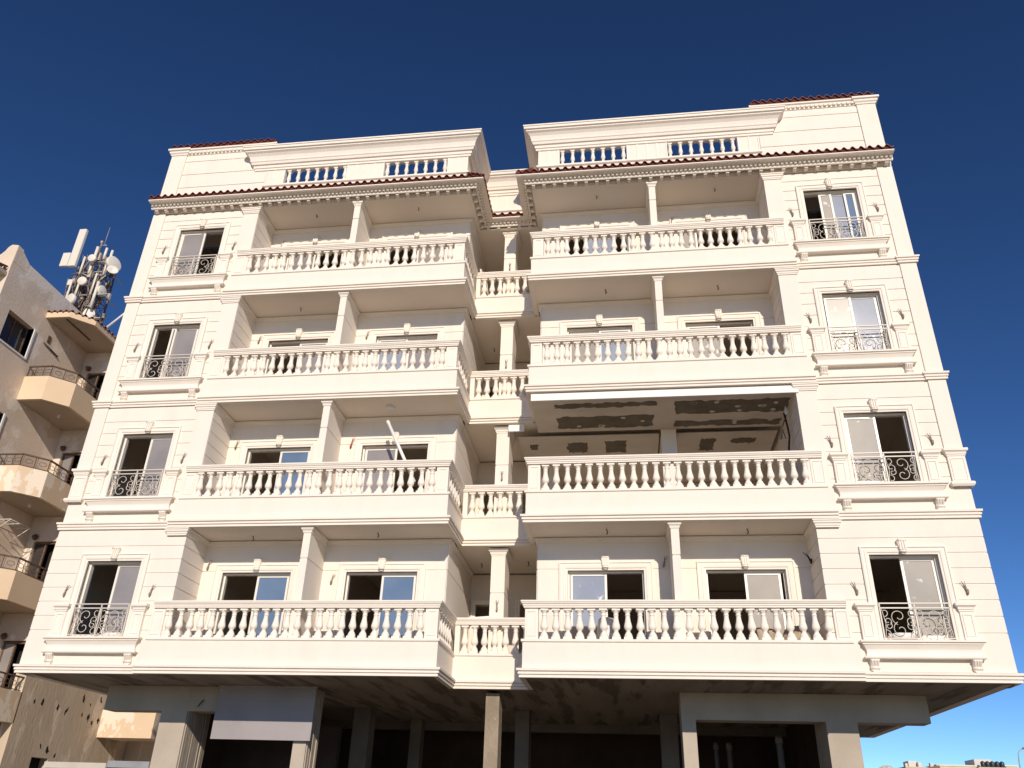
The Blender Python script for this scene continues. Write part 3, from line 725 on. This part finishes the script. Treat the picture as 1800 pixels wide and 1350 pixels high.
for x, y, r_ in ((5.9, 3.4, .07), (5.05, 5.2, .06), (4.75, 5.2, .05)):
    m = MB(); m.tube([(x, y, 0), (x, y, 3.4)], r_, 10); m.lathe([(r_ + .015, 0), (r_ + .015, .1)], 10, (x, y, 2.2)); m.lathe([(r_ + .015, 0), (r_ + .015, .1)], 10, (x, y, 3.25)); m.build('drain_pipe', 'concrete_shaded', bld)
m = MB(); m.tube([(-5.2, 1.59, 3.72), (-5.23, 1.55, 3.66), (-5.27, 1.54, 3.58)], .012, 5); m.build('ceiling_wire', 'cable_dark', bld, (-1.0, 0, 0))

# ================================================================== things on the building
m = MB(); m.box(-1.05, 1.10, -.012, .012, -.53, .49)
bn = m.build('banner', 'banner', None, (-4.79, 1.50, 3.49)); tag(bn, 'faded lilac grey banner hanging under the building between two concrete columns', 'banner')
q = MB(); q.box(-1.07, 1.12, -.03, .03, .49, .53); q.build('hanging_rail', 'galv', bn)
q = MB(); q.box(-1.02, -.98, -.02, .085, .40, .44); q.box(1.03, 1.07, -.02, .085, .40, .44); q.build('hook', 'galv', bn)
m = MB(); a = Vector((-2.46, .42, 9.62)); c = Vector((-1.62, .10, 8.0)); d = (c - a)
m.tube([tuple(a), tuple(c)], .036, 10)
pp = m.build('plastic_pipe', 'pvc'); tag(pp, 'white plastic pipe leaning out over the second left balcony', 'pipe')
q = MB(); q.tube([tuple(a - d * .004), tuple(a + d * .05)], .042, 10); q.build('pipe_socket', 'pvc', pp)
m = MB(); m.tube([(-.2, 0, 0), (0, .1, .10), (.34, .0, .04)], .012, 5)
m = MB(); m.add([(-.62, .0, .0), (-.1, -.02, .03), (.0, .25, .05), (-.58, .3, .0), (-.62, .0, .025), (-.1, -.02, .055), (.0, .25, .075), (-.58, .3, .025)], [(0, 3, 2, 1), (4, 5, 6, 7), (0, 1, 5, 4), (1, 2, 6, 5), (2, 3, 7, 6), (3, 0, 4, 7)])
tag(m.build('loose_board', 'white', None, (0.0, 1.55, 5.425)), 'bent white board lying on the lowest central balcony rail', 'board')
m = MB()
m.box(-.16, .16, -.012, .012, -.85, .42)
lb = m.build('leaning_board', 'board', None, (-.70, 2.05, 14.45)); lb.rotation_euler = (math.radians(-8), 0, math.radians(75))
tag(lb, 'tan board with pale edge standing on the topmost central balcony', 'board')
q = MB(); q.box(-.18, -.16, -.02, .02, -.85, .44); q.box(.16, .18, -.02, .02, -.85, .44); q.box(-.16, .16, -.02, .02, .42, .44); q.build('edge_trim', 'trim', lb)

M['sack'] = noise_mat('brown_paper_sack', (0.30, 0.23, 0.16), (0.46, 0.38, 0.28), 7.0, 0.9, 0.3, 20)
M['sack_white'] = noise_mat('white_plastic_sack', (0.66, 0.63, 0.60), (0.80, 0.78, 0.75), 9.0, 0.5, 0.5, 14)
def sack(lx, ly, lz, seed, mat, name, label, loc, rz=0):
    r = random.Random(seed); m = MB(); n, k = 14, 9; vs = []
    for i in range(k + 1):
        t = math.pi * i / k
        for j in range(n):
            a = 2 * math.pi * j / n; f = lambda q: math.copysign(abs(q) ** .6, q); w_ = r.uniform(.92, 1.06)
            vs.append((lx * f(math.sin(t)) * f(math.cos(a)) * w_, ly * f(math.sin(t)) * f(math.sin(a)) * w_, lz * (1 - f(math.cos(t))) * r.uniform(.98, 1.03)))
    fs = [(i * n + j, i * n + (j + 1) % n, (i + 1) * n + (j + 1) % n, (i + 1) * n + j) for i in range(k) for j in range(n)]
    m.add(vs, [tuple(reversed(f)) for f in fs], True)
    o = m.build(name, mat, None, loc, rz); tag(o, label, 'sack')
    q = MB(); q.tube([(-lx * .96, 0, lz), (-lx * 1.18, .01, lz * 1.08)], [.03, .055], 7); q.build('tied_end', mat, o); return o
sack(.30, .20, .44, 1, 'sack', 'cement_sack', 'brown paper sack behind the lowest right balusters, below the pale sliding pane', (5.42, .72, 4.185), .2)
sack(.28, .19, .46, 2, 'sack', 'cement_sack', 'brown paper sack against the wall right of the other brown sack, lowest right balcony', (6.02, .76, 4.185), -.3)
sack(.24, .19, .53, 3, 'sack_white', 'plastic_sack', 'tall white plastic sack behind the lowest right balusters beside the open door', (2.42, .62, 4.185), 1.2)
sack(.24, .09, .06, 4, 'sack_white', 'plastic_bundle', 'small white bundle on the sill of the lowest right window', (7.80, .12, 4.75), .1)
m = MB(); m.box(-.36, .36, -.06, .06, 0, .70); m.box(-.30, .28, -.055, .05, .705, .92)
bx = m.build('cardboard_box', 'board', None, (1.95, .80, 4.185)); tag(bx, 'stacked tan cardboard packing behind the balusters, left of the white plastic sack', 'box')

# ================================================================== old building on the left
old = thing('old_apartment_building', 'old weathered plaster building with faceted tan balconies at the left edge', 'building', (-15.4, 6.35, 0))
OB = Matrix.Translation((15.4, -6.35, 0))
def ob(m, name, mat, parent=None):
    """child meshes are written in world coordinates"""
    m.v = [(x + 15.4, y - 6.35, z) for x, y, z in m.v]
    return m.build(name, mat, old if parent is None else parent)
XA, XC2, Y0, Y1 = -15.4, -14.05, 2.09, 6.35
WZ = [13.85, 10.88, 7.91, 4.94]
# side wall with window holes
m = MB(); w0, w1 = 2.62, 3.78
m.box(XA - .25, XA, Y0, w0, 0, 16.62); m.box(XA - .25, XA, w1, Y1, 0, 16.62)
zs = [0] + sum([[z, z + 1.03] for z in reversed(WZ)], []) + [16.62]
for i in range(0, len(zs), 2): m.box(XA - .25, XA, w0, w1, zs[i], zs[i + 1])
m.box(-30, XA - .25, Y0, Y0 + .25, 0, 16.2); m.box(-30, XA - .25, 16, 16.25, 0, 16.62); m.box(XA - .25, XA, Y1, 16.25, 15.6, 16.62)
ob(m, 'wall', 'old_plaster')
m = MB(); m.prism_x([(Y0 + .003, 16.3), (Y0 + .003, 16.88), (Y0 + .12, 16.88), (Y0 + .28, 16.80), (Y0 + .45, 16.71), (Y0 + .62, 16.622), (Y0 + .62, 16.3)], XA - .25, XA + .004)
ob(m, 'parapet_horn', 'old_plaster')
m = MB(); m.prism_y([(-30, 15.9), (XA - .001, 15.9), (XA - .001, 16.88), (-15.62, 16.92), (-15.68, 16.88), (-15.74, 16.81), (-15.79, 16.7), (-15.87, 16.6), (-15.93, 16.55), (-16.2, 16.48), (-30, 16.45)], Y0 - .012, Y0 + .24); ob(m, 'parapet', 'old_plaster')
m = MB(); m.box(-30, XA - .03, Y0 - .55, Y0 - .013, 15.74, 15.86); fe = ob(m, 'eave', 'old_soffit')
OTILE = mk_tile(.5, .16, .21).mesh('roof_tile', 'tile_old')
for i in range(6): link('roof_tile', OTILE, fe, (-.14 - .21 * i, Y0 - .55 - 6.35, 15.87))
for z in WZ:
    m = MB(); m.box(XA - .24, XA - .19, w0, w1, z, z + .05); m.box(XA - .24, XA - .19, w0, w1, z + .98, z + 1.03); m.box(XA - .24, XA - .19, w0, w0 + .05, z + .05, z + .98); m.box(XA - .24, XA - .19, w1 - .05, w1, z + .05, z + .98); m.box(XA - .24, XA - .19, 3.15, 3.2, z + .05, z + .98)
    wf = ob(m, 'window', 'rust')
    m = MB(); m.box(XA - .225, XA - .215, w0 + .05, 3.15, z + .05, z + .98); m.box(XA - .225, XA - .215, 3.2, w1 - .05, z + .05, z + .98); ob(m, 'pane', 'pane_dark', wf)
    m = MB(); m.box(XA - .19, XA + .035, w1, w1 + .07, z - .04, z + 1.04); m.box(XA - .19, XA + .03, w0 - .03, w1, z - .05, z); ob(m, 'window_trim', 'old_white', wf)
# back wall B with door holes and return wall C
DZ = [11.75 + 2.95, 11.75, 8.78, 5.82, 2.9]
m = MB(); d0, d1 = -15.16, -14.42
m.box(XA, d0, Y1, Y1 + .25, 3.4, 15.6); m.box(d1, XC2 - .252, Y1, Y1 + .25, 3.4, 15.6)
zz = [3.63, 6.6, 9.57, 12.54, 15.6]
for i in range(4): m.box(d0, d1, Y1, Y1 + .25, DZ[3 - i] + .02, zz[i + 1] + (.1 if i < 3 else 0))
ob(m, 'wall', 'old_plaster')
m = MB(); m.box(XA, XC2 - .252, Y1 + .01, Y1 + .25, 0, 3.4); ob(m, 'wall', 'old_white')
m = MB()
ws, we, wz0, wz1 = 7.5, 8.25, 1.9, 2.86
m.box(XC2 - .25, XC2, Y1 - .04, ws, 0, 15.6); m.box(XC2 - .25, XC2, we, 16, 0, 15.6); m.box(XC2 - .25, XC2, ws, we, 0, wz0); m.box(XC2 - .25, XC2, ws, we, wz1, 15.6)
ob(m, 'wall', 'old_plaster_raw')
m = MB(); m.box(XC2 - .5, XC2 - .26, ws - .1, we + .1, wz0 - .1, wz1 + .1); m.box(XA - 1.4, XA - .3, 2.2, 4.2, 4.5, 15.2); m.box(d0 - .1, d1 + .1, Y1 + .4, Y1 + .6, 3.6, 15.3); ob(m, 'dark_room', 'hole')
m = MB(); m.box(-30, XA - .26, Y0 + .3, 15.9, 16.1, 16.3); m.box(XA - .24, XC2 - .26, Y1 + .26, 15.9, 15.4, 15.5); ob(m, 'roof_slab', 'old_soffit')
r = random.Random(3); m = MB()
for y, z in ((6.95, 4.27), (7.3, 4.27), (8.05, 4.22), (8.5, 4.2), (9.3, 4.17), (9.65, 4.14), (9.9, 4.0), (10.2, 4.1), (9.2, 4.62), (7.75, 3.15), (8.5, 2.95), (10.1, 4.7), (9.6, 4.5), (8.1, 3.05)):
    k_ = r.uniform(.45, 1.2); g_ = r.uniform(-.6, .6); a_ = [(y + k_ * (.05 * math.cos(t) * r.uniform(.4, 1.6) + g_ * .05 * math.sin(t)), z + k_ * .09 * math.sin(t) * r.uniform(.5, 1.5)) for t in [i * math.pi / 5 for i in range(10)]]
    m.prism_x(a_, XC2 - .01, XC2 + .004)
q = ob(m, 'scaffold_hole', 'hole')
# roof slab and balconies
POLY = [(XA, 4.06), (-14.6, 4.08), (-14.05, 4.65), (-14.05, Y1), (XA, Y1)]
FR = [(XA, 4.06), (-14.6, 4.08), (-14.05, 4.65), (-14.05, Y1)]
m = MB(); m.prism(POLY, 15.51, 15.70); rs = ob(m, 'canopy', 'old_paint')
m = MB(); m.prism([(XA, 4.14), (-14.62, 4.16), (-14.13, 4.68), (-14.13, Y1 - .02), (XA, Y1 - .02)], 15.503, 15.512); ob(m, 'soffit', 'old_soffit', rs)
OT2 = mk_tile(.5, .13, .21).mesh('roof_tile', 'tile_old')
for i in range(3):
    (x0, y0), (x1, y1) = FR[i], FR[i + 1]; l = math.hypot(x1 - x0, y1 - y0); n = max(1, int(round(l / .2)))
    for j in range(n):
        t = (j + .5) / n; link('roof_tile', OT2, rs, (x0 + (x1 - x0) * t + 15.4, y0 + (y1 - y0) * t - 6.35, 15.70), math.atan2(y1 - y0, x1 - x0))
m = MB(); m.prism([(XA, 4.35), (-14.65, 4.35), (-14.3, 4.75), (-14.3, Y1), (XA, Y1)], 15.75, 15.84); ob(m, 'tile_bed', 'tile_old', rs)
def old_rail(path, z, parent, grid=.30):
    m = MB()
    m.sweep([(-.025, z + .36), (.025, z + .36), (.025, z + .40), (-.025, z + .40)], path); m.sweep([(-.012, z + .03), (.012, z + .03), (.012, z + .05), (-.012, z + .05)], path)
    for i in range(len(path) - 1):
        (x0, y0), (x1, y1) = path[i], path[i + 1]; l = math.hypot(x1 - x0, y1 - y0); n = max(1, int(round(l / grid))); ux, uy = (x1 - x0) / l, (y1 - y0) / l
        for j in range(n + 1):
            t = j / n * l; m.tube([(x0 + ux * t, y0 + uy * t, z), (x0 + ux * t, y0 + uy * t, z + .37)], .012, 5)
            if j < n:
                m.tube([(x0 + ux * (t + .05), y0 + uy * (t + .05), z), (x0 + ux * (t + .05), y0 + uy * (t + .05), z + .37)], .007, 4)
                cx = t + l / n / 2 + .02
                m.tube([(x0 + ux * (cx + .10 * math.cos(a)), y0 + uy * (cx + .10 * math.cos(a)), z + .20 + .062 * math.sin(a)) for a in [k * math.pi / 8 for k in range(17)]], .008, 4, False)
    return m
INP = [(XA, 4.12), (-14.62, 4.14), (-14.11, 4.68), (-14.11, Y1)]
for i, z in enumerate((12.54, 9.57, 6.60, 3.63)):
    m = MB(); m.sweep([(0, z), (0, z + .80), (-.12, z + .80), (-.12, z)], FR); m.prism([(XA, 4.16), (-14.64, 4.18), (-14.15, 4.70), (-14.15, Y1), (XA, Y1)], z + .008, z + .15)
    bb = ob(m, 'balcony', 'old_peel' if i in (1, 3) else 'old_paint')
    ob(old_rail(INP, z + .80, None), 'railing', 'rust', bb)
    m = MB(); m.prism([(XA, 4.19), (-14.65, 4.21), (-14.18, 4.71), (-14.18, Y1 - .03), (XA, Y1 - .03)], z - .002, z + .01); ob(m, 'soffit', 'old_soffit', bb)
    # door in the back wall
    dz = z + 2.18
    m = MB(); m.box(d0, d0 + .05, Y1 + .08, Y1 + .14, z + .15, dz); m.box(d1 - .05, d1, Y1 + .08, Y1 + .14, z + .15, dz); m.box(d0 + .05, d1 - .05, Y1 + .08, Y1 + .14, dz - .05, dz); m.box(-14.82, -14.77, Y1 + .08, Y1 + .14, z + .15, dz - .05)
    dd = ob(m, 'balcony_door', 'rust')
    m = MB(); m.box(d0 + .05, -14.82, Y1 + .10, Y1 + .11, z + .15, dz - .05)
    ob(m, 'pane', 'pane_grey' if i in (1, 3) else 'pane_dark', dd)
    m = MB(); m.lathe([(.06, 0), (.10, .03), (.05, .12), (.02, .16)], 10, (-15.13, Y1 - .02, dz + .14), (0, -1, 0)); ob(m, 'wall_lamp', 'rust')
    if i < 3:
        m = MB(); m.lathe([(.03, -.09), (.05, -.06), (.035, -.02), (.05, .0)], 10, (-14.75, 5.2, z)); ob(m, 'ceiling_bulb', 'pvc')
# lower balcony on the return wall
z = 3.62
m = MB(); m.box(XC2, -12.2, 10.33, 10.45, z, z + .82); m.box(-12.32, -12.2, 10.45, 11.6, z, z + .82); m.box(XC2, -12.32, 10.45, 11.6, z + .004, z + .15)
bb = ob(m, 'balcony', 'old_peel'); ob(old_rail([(XC2, 10.40), (-12.26, 10.40), (-12.26, 11.6)], z + .82, None, .34), 'railing', 'rust', bb)
m = MB(); m.box(XC2 - .3, -10, 12.2, 12.4, 0, 15.6); ob(m, 'wall', 'old_plaster_raw')
# gutter and crack strips on the side wall, small fixture
m = MB(); m.tube([(XA + .02, 4.32, 14.72), (XA + .03, 5.05, 14.62)], .025, 5); ob(m, 'iron_bar', 'rust')
m = MB(); m.box(XA, XA + .02, 4.42, 4.56, 14.82, 15.06); ob(m, 'junction_box', 'rust')
m = MB(); m.tube([(-14.75, 4.2, 15.49), (-14.75, 5.5, 15.49)], .03, 5); ob(m, 'iron_bar', 'rust')

# drying rack on the third balcony, pipe on the roof
dr = thing('drying_rack', 'folding metal drying rack standing out from the old building wall', 'drying rack', (-15.35, 4.75, 8.75))
m = MB()
for y in (0, .42, .84): m.tube([(0, y, .2), (.5, y + .02, .22)], .012, 5)
for x in (.02, .18, .34, .5): m.tube([(x, 0, .21), (x, .86, .22)], .009, 5)
m.build('rack_frame', 'antenna', dr)
m = MB(); m.tube([(0, .02, -.2), (.5, .0, .2)], .011, 5); m.tube([(0, .82, -.2), (.5, .86, .2)], .011, 5); m.build('brace', 'antenna', dr)
m = MB(); m.tube([(-15.75, 7, 16.7), (-14.2, 7, 18.35)], .04, 8)
rp_ = m.build('roof_pipe', 'pvc'); tag(rp_, 'thin white pipe slanting up behind the old tiled canopy', 'pipe')

# ================================================================== telecom mast on the old roof
mast = thing('telecom_mast', 'crowded lattice telecom mast with dishes and panel antennas above the old roof', 'mast', (-21.37, 13.0, 16.25))
m = MB(); HT = 8.6; w = .55
def leg(i, z): f = w * (1 - .35 * z / HT); return ((-f, -f), (f, -f), (f, f), (-f, f))[i] + (z,)
for i in range(4): m.tube([leg(i, 0), leg(i, HT)], .05, 6)
n = 14
for k in range(n):
    z0, z1 = HT * k / n, HT * (k + 1) / n
    for i in range(4):
        j = (i + 1) % 4; m.tube([leg(i, z0), leg(j, z0)], .022, 4); m.tube([leg(i, z0), leg(j, z1)], .02, 4); m.tube([leg(j, z0), leg(i, z1)], .02, 4)
m.build('lattice', 'mast_dark', mast)
m = MB(); r = random.Random(12)
for i in range(90):
    z = r.uniform(3.6, 8.4); x = r.uniform(-1.0, .75); y = r.uniform(-.7, .4); h_ = r.uniform(.12, .5); m.box(x - r.uniform(.04, .12), x + r.uniform(.04, .12), y - .06, y + .06, z, z + h_)
m.build('radio_unit', 'mast_unit', mast)['kind'] = 'stuff'
m = MB()
for i in range(70):
    x = r.uniform(-1.1, .35); y = r.uniform(-.75, .1); z = r.uniform(4.4, 6.6); m.tube([(x, y, z), (x + r.uniform(-.2, .2), y, z + .8), (x + r.uniform(-.35, .35), y + r.uniform(-.1, .2), z + r.uniform(1.4, 2.6))], .025, 5)
m.build('feeder_cable', 'mast_dark', mast)['kind'] = 'stuff'
m = MB()
for z in (4.9, 6.2, 7.5): m.tube([(-1.1, -.6, z), (1.1, -.6, z)], .035, 6); m.tube([(-.9, -.75, z + .12), (-.9, .5, z)], .03, 6); m.tube([(.8, -.7, z + .1), (.8, .5, z)], .03, 6)
m.build('cross_arm', 'galv', mast)
def w2m(x, z, y=-.8): return (x + 21.3, y, z - 16.3)
def pole(x, z0, z1, rr=.055, mat='antenna', y=-.75):
    a = w2m(x, z0, y); m = MB(); m.tube([a, (a[0], a[1], z1 - 16.3)], rr, 8); m.build('antenna_pole', mat, mast)
def panel(x0, x1, z0, z1, y=-1.0, d=.16):
    m = MB(); a = w2m(x0, z0, y); c = w2m(x1, z1, y); t = .03
    m.prism([(a[0], y + t), (a[0] + t, y), (c[0] - t, y), (c[0], y + t), (c[0], y + d), (a[0], y + d)], a[2], c[2]); m.build('panel_antenna', 'antenna', mast)
panel(-22.44, -22.06, 23.95, 26.1); panel(-22.95, -22.55, 24.05, 24.8, -.9, .12); panel(-22.3, -22.1, 23.0, 23.3, -.8)
for x, z0, z1, rr in ((-21.35, 24.3, 25.15, .07), (-20.86, 24.4, 25.05, .06), (-20.53, 24.1, 24.88, .06), (-20.72, 21.7, 23.1, .065), (-21.38, 23.6, 24.15, .06), (-20.95, 22.4, 23.6, .045), (-22.1, 21.6, 23.3, .045), (-21.7, 22.3, 23.3, .05), (-21.85, 23.6, 24.6, .05), (-20.62, 23.5, 24.4, .045)): pole(x, z0, z1, rr)
pole(-21.6, 24.8, 25.9, .035, 'mast_dark', -.3); pole(-21.45, 25.6, 26.7, .012, 'galv', -.3)
m = MB(); m.tube([w2m(-21.62, 25.62, -.3), w2m(-21.3, 25.60, -.3)], .03, 5); m.lathe([(.02, 0), (.07, .05), (.07, .14), (.02, .18)], 10, w2m(-21.62, 25.72, -.3)); m.build('lightning_rod', 'galv', mast)
def dish(x, z, rr, ax, y=-.95, drum=True):
    c = w2m(x, z, y); m = MB()
    if drum: m.lathe([(rr * .45, -rr * .55), (rr * .95, -rr * .25), (rr, 0), (rr, .09), (rr * .92, .10), (.02, .105)], 20, c, ax)
    else: m.lathe([(rr * .2, -rr * .45), (rr * .65, -rr * .3), (rr, 0), (rr * .98, .01), (rr * .6, -rr * .2), (.02, -rr * .3)], 20, c, ax)
    m.build('dish', 'antenna', mast)
dish(-21.26, 24.31, .19, (.1, -1, -.1)); dish(-20.40, 24.2, .38, (.75, -.25, .1), -.6); dish(-20.09, 23.65, .25, (.8, -1, .3), -.9, False); dish(-21.37, 23.02, .21, (.1, -1, -.15)); dish(-21.66, 22.0, .31, (-.35, -1, 0)); dish(-20.66, 22.75, .26, (.9, -.1, 0), -.5); dish(-20.9, 21.5, .26, (.5, -.8, 0), -.5)
for p0, p1 in (((-21.2, 24.3), (-20.5, 24.25)), ((-20.5, 24.3), (-20.1, 23.7)), ((-20.6, 23.5), (-21.1, 23.55)), ((-20.5, 23.5), (-20.85, 23.1)), ((-20.7, 21.75), (-21.1, 21.85)), ((-21.4, 23.5), (-21.8, 23.7)), ((-20.5, 24.2), (-20.6, 23.5))): m = MB(); m.tube([w2m(*p0, -.7), w2m(*p1, -.7)], .035, 6); m.build('support_bar', 'galv', mast)

# ================================================================== site cabins beside the old building
cb = thing('site_cabin', 'cream sheet metal site cabin with flat rim below the old building', 'cabin', (-9.0, 3.0, 0))
m = MB(); m.box(-.70, .68, -.97, 1.0, 0, 2.36); m.build('body', 'cabin', cb)
m = MB(); m.box(-.74, .69, -1.03, 1.05, 2.36, 2.48); m.build('roof_rim', 'cabin', cb)
m = MB()
for x in (-.36, .02, .40): m.box(x - .012, x + .012, -.985, -.96, .1, 2.35)
m.build('panel_seam', 'cabin_grey', cb)
cg = thing('site_cabin', 'grey sheet metal cabin behind the left concrete column', 'cabin', (-7.82, 3.0, 0))
m = MB(); m.box(-.46, .44, -.93, 1.0, 0, 2.40); m.build('body', 'cabin_grey', cg)
m = MB(); m.box(-.485, .47, -1.0, 1.05, 2.40, 2.53); m.build('roof_rim', 'cabin_grey', cg)
m = MB()
for i in range(9): x = -.43 + i * .1; m.box(x, x + .035, 1.0 - 1.945, 1.0 - 1.92, .1, 2.39)
m.build('panel_seam', 'cabin_grey', cg)

# ================================================================== far houses, tanks and street lamp at the lower right
YFAR = 200.0
def far_house(label, x0, x1, z, y, depth, mat, wins, name='far_house'):
    o = thing(name, label, 'house', ((x0 + x1) / 2, y, 0)); c = (x0 + x1) / 2; hw = (x1 - x0) / 2
    m = MB(); m.box(-hw, hw, 0, depth, 0, z); m.build('wall', mat, o)
    m = MB(); m.box(-hw - .15, hw + .15, -.15, depth, z, z + .3); m.build('parapet', 'far_wall2' if mat == 'far_wall' else 'far_wall', o)
    for (wx, wz, ww, wh) in wins:
        m = MB(); m.box(wx - c - ww / 2, wx - c + ww / 2, -.06, .1, wz - wh / 2, wz + wh / 2); m.build('window', 'hole', o)
    return o
f1 = far_house('long low sand coloured house on the right horizon', 72.0, 80.4, 16.0, YFAR, 14, 'far_wall', ())
f2 = far_house('pale flat roofed house carrying black water tanks on the right horizon', 80.6, 86.2, 15.6, YFAR - 1, 12, 'far_wall2', ((82.2, 14.9, .8, .9), (83.4, 14.9, .8, .9), (85.0, 14.9, .9, .9)))
m = MB(); m.box(-2.5, 1.2, 3.0, 9.0, 15.9, 17.7); m.build('stair_house', 'far_wall2', f2)
f3 = far_house('pale house with brown awning left of the sand coloured one', 64.6, 71.9, 15.3, YFAR - 2, 12, 'far_wall2', ((66.5, 14.8, .9, .8), (68.0, 14.8, .9, .8)))
m = MB(); m.prism_y([(1.0 - 1.5, 14.7), (3.4, 14.7), (3.2, 15.95), (1.0, 15.5)], -1.2, -.02); m.build('awning', 'far_brown', f3)
m = MB(); m.box(-2.4, -.7, 2, 6, 15.6, 16.9); m.box(-3.4, -2.9, 1, 2, 15.6, 16.3); m.box(-.6, .1, 1, 3, 15.6, 16.6); m.box(2.0, 2.7, 1, 2, 15.6, 16.5); m.build('roof_hut', 'far_wall2', f3)
f4 = far_house('sand coloured house with red shutter at the right frame edge', 86.4, 91.5, 16.6, YFAR + 6, 12, 'far_wall', ((88.6, 15.9, .9, 1.6),))
tk0 = None
ORD = ('leftmost', 'second from the left', 'middle one', 'second from the right', 'rightmost')
for i in range(5):
    x = 82.0 + i * 1.02
    if tk0 is None:
        t = thing('water_tank', 'black plastic water tank on the far pale roof, leftmost of the row', 'water tank', (x, YFAR + .2, 15.9), 0, 'row of black roof tanks')
        m = MB(); m.lathe([(.47, 0), (.5, .05), (.5, 1.0), (.42, 1.15), (.2, 1.25)], 14); m.build('body', 'tank', t)
        m = MB(); m.lathe([(.2, 1.25), (.21, 1.32), (.05, 1.34)], 12); m.build('lid', 'tank', t); tk0 = t
    else:
        t = tk0.copy(); COL.objects.link(t); t.location.x = x; t['label'] = 'black plastic water tank on the far pale roof, %s of the row' % ORD[i]
        for ch in list(tk0.children): c_ = ch.copy(); COL.objects.link(c_); c_.parent = t
ar = thing('arched_pergola', 'small brown arched roof frame just above the lower frame edge', 'pergola', (61.2, YFAR, 0))
m = MB(); m.tube([(1.55 * math.cos(a), 0, 14.3 + 1.5 * math.sin(a)) for a in [math.pi * i / 14 for i in range(15)]], .16, 6); m.tube([(1.55 * math.cos(a), 3, 14.3 + 1.5 * math.sin(a)) for a in [math.pi * i / 14 for i in range(15)]], .16, 6); m.build('arch', 'far_wall', ar)
m = MB()
for x in (-1.55, 1.55):
    for y in (0, 3): m.box(x - .12, x + .12, y - .12, y + .12, 0, 14.3)
m.build('post', 'far_wall', ar)
sl = thing('street_lamp', 'thin curved street lamp post at the right frame edge', 'street lamp', (27.22, 45, 0))
m = MB(); m.tube([(0, 0, 0), (.05, 0, 4.5), (.10, 0, 6.0), (.17, 0, 6.5), (.34, 0, 6.72), (.58, 0, 6.82)], [.06, .05, .042, .035, .03, .028], 8); m.build('pole', 'galv', sl)
m = MB(); m.prism_y([(.5, 6.74), (.95, 6.80), (1.0, 6.86), (.6, 6.88), (.5, 6.84)], -.1, .1); m.build('lamp_head', 'mast_dark', sl)
m = MB(); m.lathe([(.14, 0), (.14, .04), (.08, .06)], 10); m.build('base_plate', 'galv', sl)
